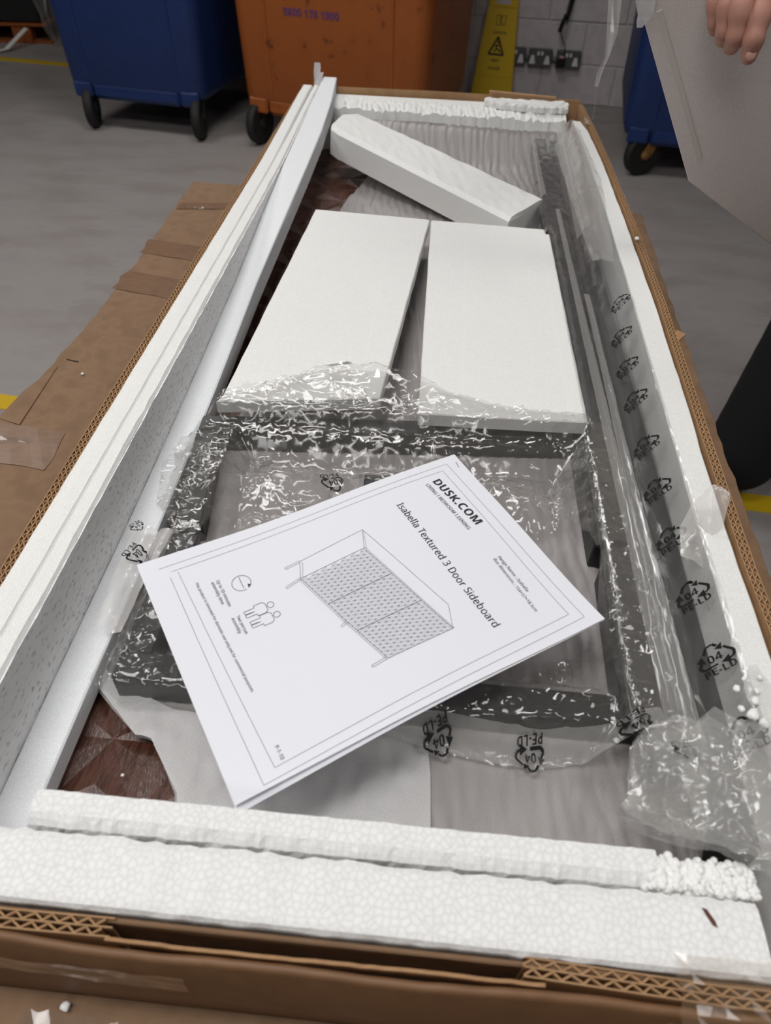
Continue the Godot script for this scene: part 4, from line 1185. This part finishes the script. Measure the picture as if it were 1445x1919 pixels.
	# the bag ends lying on the right rail by the crumbs
	part(sl, "film_flap", tin(pv([0.240, 0.575, 0.262, 0.57, 0.274, 0.60, 0.276, 0.66, 0.262, 0.665, 0.247, 0.625]), 0.004, func(x, z): return drape(x, z) + 0.0025 + crinkle(x, z, 71.0, 0.0015, 30.0), 0.35, Vector2.ONE, true), M.film)


# ---------------------------------------------------------------- the booklet
const PAPER := [0.0529, -0.0174, 0.3489, 0.9711]

func page(u: float, v: float, layer := 0) -> Vector3:   # millimetres on the sheet -> the place of that point
	var s := u / 210.0
	var t := v / 297.0
	var x: float = PAPER[0] + (u * cos(PAPER[3]) - v * sin(PAPER[3])) * 0.001
	var z: float = PAPER[2] + (u * sin(PAPER[3]) + v * cos(PAPER[3])) * 0.001
	var y: float = PAPER[1] + 0.0022 * sin(s * 5.2 + t * 2.0) + 0.0016 * sin(t * 7.0 - s * 2.0) + 0.0035 * pow(clampf(1.0 - s * 3.0, 0, 1), 2.0) * clampf(1.0 - t * 2.0, 0, 1)
	y -= 0.0045 * pow(t, 3.0) * s + 0.0012 * exp(-pow((u - 118) / 9.0, 2) - pow((v - 182) / 7.0, 2))
	return Vector3(x, y - layer * (0.0006 + 0.0014 * pow(t, 2.0) * s), z)

func booklet() -> void:
	var o := thing("instruction_booklet", "stapled white paper assembly instructions lying askew on the bagged frames", "booklet", Vector3.ZERO)
	for layer in 4:
		var m := MB.new()
		var top := []
		var low := []
		var sk: float = [0.0, 0.012, 0.022, 0.016][layer]
		for i in 23:
			var a := PackedVector3Array()
			var b := PackedVector3Array()
			for j in 31:
				var u := 210.0 * i / 22.0
				var v := 297.0 * j / 30.0
				var p := page(u + sk * v * (-1.0 if layer == 1 else 0.6), v + sk * (u * 0.2 - 20.0), layer)
				a.push_back(p); b.push_back(p - Vector3(0, 0.00022, 0))
			top.append(a); low.append(b)
		for i in 22:
			for j in 30:
				m.quad(top[i][j], top[i][j + 1], top[i + 1][j + 1], top[i + 1][j], 0)
				m.quad(low[i][j], low[i + 1][j], low[i + 1][j + 1], low[i][j + 1], 1)
		for i in 22:
			m.quad(low[i][0], top[i][0], top[i + 1][0], low[i + 1][0]); m.quad(low[i][30], low[i + 1][30], top[i + 1][30], top[i][30])
		for j in 30:
			m.quad(low[0][j], low[0][j + 1], top[0][j + 1], top[0][j]); m.quad(low[22][j], top[22][j], top[22][j + 1], low[22][j + 1])
		part(o, "page", m, M.paper)
	var map := func(p: Vector2, lift := 0.0) -> Vector3: return page(p.x, p.y) + Vector3(0, 0.0004 + lift, 0)
	var k := Ink.new()
	k.text("DUSK.COM", Vector2(23.5, 39.2), 61.5, true, -0.09, 0.9)
	k.text("Isabella Textured 3 Door Sideboard", Vector2(34.5, 82.8), 143.0, false, -0.012)
	k.text("LIVING I BEDROOM I DINING", Vector2(24.4, 46.7), 62.0, false, -0.06)
	part(o, "printed_heading", k.mesh(map), M.print)
	k = Ink.new()
	k.text("Range Name : Isabella", Vector2(122.0, 37.4), 39.0)
	k.text("Box dimensions : 154×57×18.5cm", Vector2(122.3, 42.3), 57.5, false, 0.02)
	k.text("Up to 50 minutes", Vector2(38.7, 247.2), 27.0)
	k.text("assembly time", Vector2(38.6, 251.4), 23.0)
	k.text("Two person", Vector2(76.1, 245.2), 18.0)
	k.text("assembly", Vector2(76.4, 249.4), 15.0)
	k.text("This product is intended for domestic use only,not for commercial purposes.", Vector2(33.8, 262.4), 107.5, false, -0.03)
	k.text("P-1-10", Vector2(186.3, 261.2), 10.6)
	part(o, "printed_text", k.mesh(map), M.print_fine)
	k = Ink.new()
	k.poly([Vector2(8.8, 283.0), Vector2(8.6, 14.2), Vector2(201.2, 12.6), Vector2(207.0, 277.0)], 0.24, false, 9.0)
	k.poly([Vector2(15.3, 275), Vector2(15.0, 22.6), Vector2(193.6, 21.8), Vector2(199.6, 266.5), Vector2(17.5, 270.5)], 0.24, false, 9.0)
	k.poly([Vector2(20.5, 277.5), Vector2(207.0, 277.0)], 0.24, false, 9.0)
	part(o, "printed_border", k.mesh(map), M.print_line)
	# line drawing of the cabinet, its doors covered with the star pattern
	k = Ink.new()
	var ft := [Vector2(64.4, 130.2), Vector2(164.1, 108.5), Vector2(163.9, 163.8), Vector2(67.2, 188.1)]
	var at := func(s: float, t: float) -> Vector2: return ft[0].lerp(ft[1], s).lerp(ft[3].lerp(ft[2], s), t)
	k.poly([ft[0], ft[1], ft[2], ft[3]], 0.32, true, 9.0)
	k.poly([ft[0], Vector2(46.1, 122.1), Vector2(143.8, 99.5), ft[1]], 0.25, false, 9.0)
	k.poly([ft[0] + Vector2(1.5, -1.5), Vector2(47.6, 121.9)], 0.22)
	k.poly([Vector2(46.1, 122.1), Vector2(51.4, 181.7), ft[3]], 0.25, false, 9.0)
	k.poly([Vector2(53.4, 180.0), Vector2(67.5, 186.3)], 0.2)
	k.poly([at.call(0.0, 1.025), at.call(1.0, 1.025)], 0.22, false, 9.0)
	k.poly([at.call(-0.012, -0.02), at.call(1.0, -0.02), at.call(1.0, 1.0)], 0.22, false, 9.0)
	for s in [1.0 / 3.0, 2.0 / 3.0]: k.line(at.call(s, 0.0), at.call(s, 1.0), 0.4, 9.0)
	for q in [[Vector2(51.4, 181.7), Vector2(52.6, 194.8)], [Vector2(67.2, 188.1), Vector2(70.0, 201.5)], [Vector2(120.5, 174.5), Vector2(122.0, 180.0)], [Vector2(163.0, 164.3), Vector2(164.2, 177.0)]]:
		for d in [-0.9, 0.9]: k.line(q[0] + Vector2(d, 0), q[1] + Vector2(d, 0), 0.25)
		k.line(q[1] + Vector2(-0.9, 0), q[1] + Vector2(0.9, 0), 0.25)
	k.arc(Vector2(49.4, 230.5), 7.4, -0.2, 5.4, 0.35, 24)
	k.line(Vector2(43.5, 230.3), Vector2(55.0, 230.6), 0.4)
	k.t.append_array([Vector2(53.6, 224.0), Vector2(56.2, 227.2), Vector2(52.2, 226.6)])
	for f in [Vector2(78.5, 218.5), Vector2(88.8, 217.7)]:
		k.arc(f, 2.6, 0, TAU, 0.35, 16)
		k.poly([f + Vector2(-5.0, 12), f + Vector2(-5.0, 5.5), f + Vector2(-3.2, 3.4), f + Vector2(3.2, 3.4), f + Vector2(5.0, 5.5), f + Vector2(5.0, 12), f + Vector2(3.0, 12), f + Vector2(3.0, 20.5), f + Vector2(0.4, 20.5), f + Vector2(0.2, 13.0), f + Vector2(-0.4, 20.5), f + Vector2(-3.0, 20.5), f + Vector2(-3.0, 12), f + Vector2(-5.0, 12)], 0.35)
	part(o, "printed_drawing", k.mesh(map), M.print_fine)
	k = Ink.new()
	var cols := 25
	var rows := 13
	for j in rows:
		for i in cols:
			for half in 2:
				var sx := (i + 0.5 * (j % 2)) / (cols + 0.5)
				var ex := 1.0 / (cols + 0.5)
				var y0 := float(j) / rows
				var y1 := float(j + 1) / rows
				var v: Array = [Vector2(sx, y0), Vector2(sx + ex, y0), Vector2(sx + ex * 0.5, y1)] if half == 0 else [Vector2(sx + ex * 0.5, y1), Vector2(sx + ex * 1.5, y1), Vector2(sx + ex, y0)]
				var c: Vector2 = (v[0] + v[1] + v[2]) / 3.0
				if c.x > 1.0: continue
				for q in v: k.line(at.call(minf(q.x, 1.0), q.y), at.call(c.x, c.y), 0.13)
				k.line(at.call(minf(v[0].x, 1.0), v[0].y), at.call(minf(v[1].x, 1.0), v[1].y), 0.13)
				k.line(at.call(minf(v[1].x, 1.0), v[1].y), at.call(minf(v[2].x, 1.0), v[2].y), 0.13)
				k.line(at.call(minf(v[2].x, 1.0), v[2].y), at.call(minf(v[0].x, 1.0), v[0].y), 0.13)
	part(o, "printed_pattern", k.mesh(map), M.print_pale)
	var s := MB.new()
	s.tube([page(10.0, 5.0) + Vector3(0, 0.0002, 0), page(10.4, 5.1) + Vector3(0, 0.0008, 0), page(16.6, 6.4) + Vector3(0, 0.0008, 0), page(17.0, 6.5) + Vector3(0, 0.0002, 0)], 0.0003, 6)
	part(o, "staple", s, M.steel)


# ---------------------------------------------------------------- the person and the held board
func nets(bones: Array, cell: float, k: float, b: MB, g: int) -> void:   # a smooth union of tapered capsules, meshed as surface nets
	var lo := Vector3.ONE * 1e9
	var hi := -lo
	for q in bones:
		var r: float = maxf(q[2], q[3]) + k + cell * 2
		lo = lo.min(q[0] - Vector3.ONE * r).min(q[1] - Vector3.ONE * r)
		hi = hi.max(q[0] + Vector3.ONE * r).max(q[1] + Vector3.ONE * r)
	var n := Vector3i((hi - lo) / cell) + Vector3i.ONE * 2
	var f := PackedFloat32Array()
	f.resize(n.x * n.y * n.z)
	f.fill(1.0)
	for q in bones:
		var a: Vector3 = q[0]
		var d: Vector3 = q[1] - a
		var dd := maxf(d.length_squared(), 1e-9)
		var r: float = maxf(q[2], q[3]) + k + cell * 2
		var l := Vector3i((a.min(q[1]) - Vector3.ONE * r - lo) / cell)
		var h := Vector3i((a.max(q[1]) + Vector3.ONE * r - lo) / cell)
		for z in range(maxi(l.z, 0), mini(h.z + 1, n.z)):
			for y in range(maxi(l.y, 0), mini(h.y + 1, n.y)):
				var at := (z * n.y + y) * n.x
				for x in range(maxi(l.x, 0), mini(h.x + 1, n.x)):
					var p := lo + Vector3(x, y, z) * cell
					var t := clampf((p - a).dot(d) / dd, 0.0, 1.0)
					var e: float = (p - a - d * t).length() - lerpf(q[2], q[3], t)
					var o := f[at + x]
					var m := maxf(k - absf(o - e), 0.0) / k
					f[at + x] = minf(o, e) - m * m * k * 0.25
	var vert := {}
	var sx := 1
	var sy := n.x
	var sz := n.x * n.y
	var corner := [0, sx, sy, sx + sy, sz, sz + sx, sz + sy, sz + sx + sy]
	var edges := [[0, 1], [2, 3], [4, 5], [6, 7], [0, 2], [1, 3], [4, 6], [5, 7], [0, 4], [1, 5], [2, 6], [3, 7]]
	for z in n.z - 1:
		for y in n.y - 1:
			var row := (z * n.y + y) * n.x
			for x in n.x - 1:
				var i := row + x
				var c := 0
				if f[i] < 0: c += 1
				if f[i + sx] < 0: c += 1
				if f[i + sy] < 0: c += 1
				if f[i + sx + sy] < 0: c += 1
				if f[i + sz] < 0: c += 1
				if f[i + sz + sx] < 0: c += 1
				if f[i + sz + sy] < 0: c += 1
				if f[i + sz + sx + sy] < 0: c += 1
				if c == 0 or c == 8: continue
				var s := Vector3.ZERO
				var m := 0
				for e in edges:
					var v0 := f[i + corner[e[0]]]
					var v1 := f[i + corner[e[1]]]
					if (v0 < 0) == (v1 < 0): continue
					var t := v0 / (v0 - v1)
					var p0 := Vector3(e[0] & 1, (e[0] >> 1) & 1, e[0] >> 2)
					var p1 := Vector3(e[1] & 1, (e[1] >> 1) & 1, e[1] >> 2)
					s += p0.lerp(p1, t)
					m += 1
				vert[i] = lo + (Vector3(x, y, z) + s / m) * cell
	for i in vert:
		for e in [[sx, sy, sz], [sy, sz, sx], [sz, sx, sy]]:
			var v0 := f[i]
			var v1 := f[i + e[0]]
			if (v0 < 0) == (v1 < 0): continue
			var q := [i, i - e[1], i - e[1] - e[2], i - e[2]]
			if not (vert.has(q[1]) and vert.has(q[2]) and vert.has(q[3])): continue
			if v0 < 0: b.quad(vert[q[0]], vert[q[1]], vert[q[2]], vert[q[3]], g)
			else: b.quad(vert[q[0]], vert[q[3]], vert[q[2]], vert[q[1]], g)

func chain(out: Array, pts: Array) -> void:   # [x, y, z, r] joints
	for i in pts.size() - 1:
		var a = pts[i]
		var c = pts[i + 1]
		out.append([Vector3(a[0], a[1], a[2]), Vector3(c[0], c[1], c[2]), a[3], c[3]])

func held_board() -> void:
	var o := thing("held_board", "large white foam board held up at the right by the hand", "foam board", Vector3.ZERO)
	var n := Vector3(-0.141, -0.303, 0.942).normalized()
	var pts := [Vector3(0.1927, 0.2959, -0.0165), Vector3(0.2012, 0.2851, -0.0187), Vector3(0.3181, 0.1025, -0.06), Vector3(0.4467, 0.0292, -0.0643), Vector3(0.72, -0.126, -0.0735), Vector3(0.72, 0.315, 0.068), Vector3(0.30, 0.2985, 0.0)]
	var flat := func(off: float, grow: float) -> PackedVector3Array:
		var mid := Vector3(0.45, 0.1, -0.07)
		var r := PackedVector3Array()
		for p in pts:
			var q: Vector3 = p - n * (p - Vector3(0.30849, 0.26431, -0.00933)).dot(n)
			r.push_back(q + (mid - q).normalized() * grow + n * off)
		return r
	var b := MB.new()
	b.loft([flat.call(-0.018, 0.0015), flat.call(-0.0165, 0.0), flat.call(-0.0015, 0.0), flat.call(0.0, 0.0015)])
	part(o, "board", b, M.board)
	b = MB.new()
	b.beam(Vector3(0.2243, 0.2773, -0.0178) + n * 0.0001, Vector3(0.3209, 0.1301, -0.0507) + n * 0.0001, n, 0.0055, 0.0012, 0.0003)  # no real groove: a thin darker strip paints the crease shadow
	part(o, "crease_shade", b, M.board_shade, "greenish grey line along its left edge, the painted shade of a crease")
	b = MB.new()
	b.loft([PackedVector3Array([Vector3(0.196, 0.293, -0.013), Vector3(0.219, 0.293, -0.0115)]), PackedVector3Array([Vector3(0.1987, 0.2849, -0.0165), Vector3(0.2177, 0.2862, -0.0125)]), PackedVector3Array([Vector3(0.2050, 0.2725, -0.020), Vector3(0.2193, 0.2763, -0.0150)]), PackedVector3Array([Vector3(0.2055, 0.2665, -0.0215), Vector3(0.2180, 0.2705, -0.0178)]), PackedVector3Array([Vector3(0.2075, 0.2612, -0.0225), Vector3(0.2126, 0.2618, -0.0220)])], -1, false, false, false)
	part(o, "torn_skin", b, M.pe_white, "white torn shred at its top left edge")
	b = MB.new()
	var rows := []
	for q in [[0.205, 0.297, -0.02, 0.03], [0.1965, 0.294, -0.151, 0.018], [0.198, 0.2686, -0.126, 0.0155], [0.1977, 0.2428, -0.1007, 0.0125], [0.1942, 0.2235, -0.0814, 0.006], [0.187, 0.2094, -0.067, 0.0062], [0.1838, 0.199, -0.0562, 0.005]]:
		var row := PackedVector3Array()
		for j in 4: row.push_back(Vector3(q[0] + q[3] * (j / 3.0 - 0.5), q[1] + rng.randf_range(-0.0008, 0.0008), q[2] + rng.randf_range(-0.002, 0.002)))
		rows.append(row)
	b.loft(rows, -1, false, false, false)
	part(o, "film_ribbon", b, M.film_milk, "hanging ribbon of clear film")
	b = MB.new()
	b.loft([PackedVector3Array([Vector3(0.1822, 0.2002, -0.057), Vector3(0.1870, 0.1985, -0.0555)]), PackedVector3Array([Vector3(0.1842, 0.188, -0.048), Vector3(0.1872, 0.187, -0.047)]), PackedVector3Array([Vector3(0.183, 0.172, -0.034), Vector3(0.1855, 0.171, -0.033)])], -1, false, false, false)
	part(o, "film_ribbon", b, M.film)

func person() -> void:
	var o := thing("person", "person in black trousers at the right, reaching out to hold the white board", "person", Vector3(1.03, FLOOR, -0.62))
	var at := -Vector3(1.03, FLOOR, -0.62)
	var body := MB.new()
	var s := []
	chain(s, [[0.65, 0.50, -0.46, 0.050], [0.52, 0.41, -0.24, 0.040], [0.45, 0.41, -0.19, 0.042], [0.3115, 0.3843, -0.0926, 0.027]])
	chain(s, [[0.91, 0.50, -0.22, 0.052], [0.99, 0.22, -0.16, 0.042], [0.86, 0.08, 0.0, 0.032], [0.83, 0.05, 0.06, 0.026]])
	chain(s, [[0.80, 0.05, 0.11, 0.022], [0.84, 0.05, 0.08, 0.036]])
	chain(s, [[1.09, 0.04, -0.72, 0.135], [1.03, 0.14, -0.63, 0.125], [0.90, 0.28, -0.47, 0.125], [0.79, 0.44, -0.345, 0.13], [0.72, 0.60, -0.28, 0.058], [0.69, 0.66, -0.25, 0.055]])
	chain(s, [[0.65, 0.50, -0.46, 0.065], [0.79, 0.50, -0.335, 0.09], [0.91, 0.50, -0.22, 0.065]])
	chain(s, [[0.68, 0.76, -0.24, 0.085], [0.668, 0.745, -0.225, 0.080], [0.655, 0.69, -0.205, 0.052]])
	for k in [[1.02, 0.02, -0.80, 0.955, -0.38, -0.77, 0.835, -0.79, -0.61], [1.16, 0.02, -0.66, 1.16, -0.40, -0.55, 1.17, -0.79, -0.60]]:
		chain(s, [[k[0], k[1], k[2], 0.085], [k[3], k[4], k[5], 0.055], [k[6], k[7], k[8], 0.042]])
		chain(s, [[k[6], -0.81, k[8], 0.036], [k[6] - 0.13, -0.825, k[8] + 0.13, 0.024]])
	nets(s, 0.016, 0.03, body, 0)
	s = []
	chain(s, [[0.628, 0.72, -0.188, 0.008], [0.612, 0.70, -0.172, 0.012]])
	for k in [[0.62, 0.735, -0.20], [0.65, 0.735, -0.165]]: chain(s, [[k[0], k[1], k[2], 0.012], [k[0] + 0.005, k[1], k[2] - 0.005, 0.012]])
	for k in [[0.625, 0.715, -0.285], [0.735, 0.715, -0.18]]: chain(s, [[k[0], k[1] + 0.02, k[2], 0.013], [k[0], k[1] - 0.02, k[2], 0.009]])
	chain(s, [[0.622, 0.672, -0.195, 0.009], [0.645, 0.672, -0.172, 0.009]])
	nets(s, 0.006, 0.008, body, 0)
	# the right hand: palm over the top edge of the board, four fingers down its face, thumb behind
	s = []
	var knuckles := [[0.3071, 0.3202, 0.0200, 0.0105], [0.2890, 0.3222, 0.0134, 0.0105], [0.2783, 0.3175, 0.0060, 0.010], [0.2703, 0.3096, -0.001, 0.009]]
	for k in 4:
		chain(s, [[0.302 - 0.006 * k, 0.366 - 0.002 * k, -0.062 - 0.004 * k, 0.017], [knuckles[k][0], knuckles[k][1] + 0.002, knuckles[k][2], knuckles[k][3] + 0.0015]])
	chain(s, [[0.3115, 0.3843, -0.0926, 0.027], [0.302, 0.362, -0.058, 0.023]])
	chain(s, [[0.285, 0.340, -0.022, 0.012], [0.305, 0.345, -0.020, 0.012]])
	nets(s, 0.003, 0.010, body, 0)
	var fingers := [
		[knuckles[0], [0.2962, 0.2897, 0.0648, 0.0098], [0.2950, 0.2860, 0.0672, 0.0092], [0.2938, 0.2729, 0.0744, 0.0088], [0.2947, 0.2600, 0.0735, 0.0073]],
		[knuckles[1], [0.2796, 0.2928, 0.0586, 0.0097], [0.2800, 0.2880, 0.0610, 0.0092], [0.2814, 0.2730, 0.0640, 0.0088], [0.2845, 0.2625, 0.0480, 0.0078]],
		[knuckles[2], [0.2719, 0.2916, 0.0433, 0.0090], [0.2726, 0.2870, 0.0450, 0.0086], [0.2748, 0.2737, 0.0480, 0.0082], [0.2790, 0.2650, 0.0330, 0.0072]],
		[knuckles[3], [0.2670, 0.2913, 0.0215, 0.0080], [0.2680, 0.2870, 0.0225, 0.0076], [0.2709, 0.2767, 0.0235, 0.0072], [0.2760, 0.2690, 0.0120, 0.0064]]]
	for f in fingers:
		s = []
		chain(s, f)
		nets(s, 0.0024, 0.004, body, 0)
	s = []
	chain(s, [[0.325, 0.362, -0.062, 0.017], [0.345, 0.330, -0.040, 0.0125], [0.350, 0.300, -0.030, 0.0105], [0.346, 0.282, -0.024, 0.0085]])
	nets(s, 0.003, 0.006, body, 0)
	part(o, "body", body, M.skin).position = at
	var nail := MB.new()
	nail.lathe([[0.0, 0.0014], [0.0032, 0.0011], [0.0044, 0.0004], [0.0048, -0.0008]], Vector3.ZERO, Vector3(0, 1, 0), 14)
	var nl := part(o, "fingernail", nail, M.nail)
	nl.transform = Transform3D(Basis(Vector3(1, 0, 0), 1.28) * Basis().scaled(Vector3(1, 1, 1.25)), Vector3(0.2942, 0.2632, 0.0807) + at)
	var m := MB.new()
	s = []
	for k in [[1.02, 0.02, -0.80, 0.955, -0.38, -0.77, 0.835, -0.735, -0.61], [1.16, 0.02, -0.66, 1.16, -0.40, -0.55, 1.17, -0.745, -0.60]]:
		chain(s, [[k[0], k[1], k[2], 0.112], [k[3], k[4], k[5], 0.098], [k[6], k[7], k[8], 0.092]])
	chain(s, [[1.07, 0.12, -0.68, 0.145], [1.09, 0.02, -0.73, 0.14]])
	nets(s, 0.016, 0.04, m, 0)
	part(o, "trousers", m, M.trousers).position = at
	m = MB.new()
	s = []
	chain(s, [[0.65, 0.50, -0.46, 0.070], [0.52, 0.41, -0.24, 0.056], [0.45, 0.41, -0.19, 0.054], [0.375, 0.40, -0.135, 0.044]])
	chain(s, [[0.91, 0.50, -0.22, 0.070], [0.99, 0.22, -0.16, 0.056], [0.87, 0.09, -0.01, 0.045]])
	chain(s, [[1.06, 0.10, -0.67, 0.155], [0.90, 0.28, -0.47, 0.145], [0.79, 0.44, -0.345, 0.15], [0.735, 0.57, -0.295, 0.075]])
	chain(s, [[0.65, 0.50, -0.46, 0.082], [0.79, 0.50, -0.335, 0.11], [0.91, 0.50, -0.22, 0.082]])
	nets(s, 0.016, 0.03, m, 0)
	part(o, "jumper", m, M.jumper).position = at
	m = MB.new()
	s = []
	chain(s, [[0.70, 0.79, -0.26, 0.088], [0.692, 0.80, -0.25, 0.086], [0.722, 0.74, -0.285, 0.078]])
	nets(s, 0.01, 0.02, m, 0)
	part(o, "hair", m, M.hair).position = at
	for k in [[0.865, -0.64], [1.17, -0.60]]:
		m = MB.new()
		s = []
		chain(s, [[k[0] + 0.03, -0.80, k[1] - 0.03, 0.047], [k[0] - 0.02, -0.80, k[1] + 0.02, 0.048], [k[0] - 0.10, -0.812, k[1] + 0.10, 0.037], [k[0] - 0.155, -0.815, k[1] + 0.155, 0.034]])
		nets(s, 0.008, 0.02, m, 0)
		part(o, "shoe", m, M.shoe).position = at


func _ready() -> void:
	rng.seed = 7
	nz.rough = noise(FastNoiseLite.TYPE_SIMPLEX, 1.0, 2, 3)
	nz.fold = noise(FastNoiseLite.TYPE_SIMPLEX, 1.0, 1, 14)
	nz.soft = noise(FastNoiseLite.TYPE_SIMPLEX, 1.0, 1, 6)
	# camera
	var cam := Camera3D.new()
	cam.name = "camera"
	add_child(cam)
	cam.transform = Transform3D(Basis(Vector3(0.99584, 0.02554, -0.08752), Vector3(-0.07954, 0.71244, -0.69721), Vector3(0.04455, 0.70127, 0.71151)).orthonormalized(), Vector3(0.02272, 0.41344, 0.86649))
	var att := CameraAttributesPhysical.new()
	att.frustum_focal_length = 16.7
	att.frustum_focus_distance = 0.72
	att.exposure_aperture = 5.6
	cam.attributes = att
	cam.fov = 71.399
	cam.near = 0.02; cam.far = 60.0
	cam.current = true
	# air and exposure
	var env := Environment.new()
	env.background_mode = Environment.BG_COLOR
	env.background_color = Color(0, 0, 0)
	env.tonemap_mode = Environment.TONE_MAPPER_LINEAR
	env.tonemap_exposure = 0.8
	env.sdfgi_enabled = true; env.ssao_enabled = true; env.ssil_enabled = true
	var we := WorldEnvironment.new()
	we.name = "air"
	we.environment = env
	add_child(we)
	make_materials()
	# ceiling lights
	lamp(-0.6, 0.75, 3.5, "ceiling light panel nearest above the open carton")
	lamp(-2.6, 0.75, 2.2, "ceiling light panel to the left of the carton, near row")
	lamp(1.9, 0.75, 1.9, "ceiling light panel to the right of the carton, near row")
	lamp(-0.6, -1.9, 2.6, "ceiling light panel over the gap before the bins")
	lamp(-2.6, -1.9, 2.6, "ceiling light panel over the blue bin side, far row")
	lamp(-0.6, 3.2, 2.4, "ceiling light panel farthest behind the camera")
	# structure first, then the things
	room()
	table()
	carton()
	background()
	sockets()
	wet_floor_sign()
	panel()
	foam_parts()
	bars_and_frames()
	held_board()
	person()
	booklet()
	plastics()
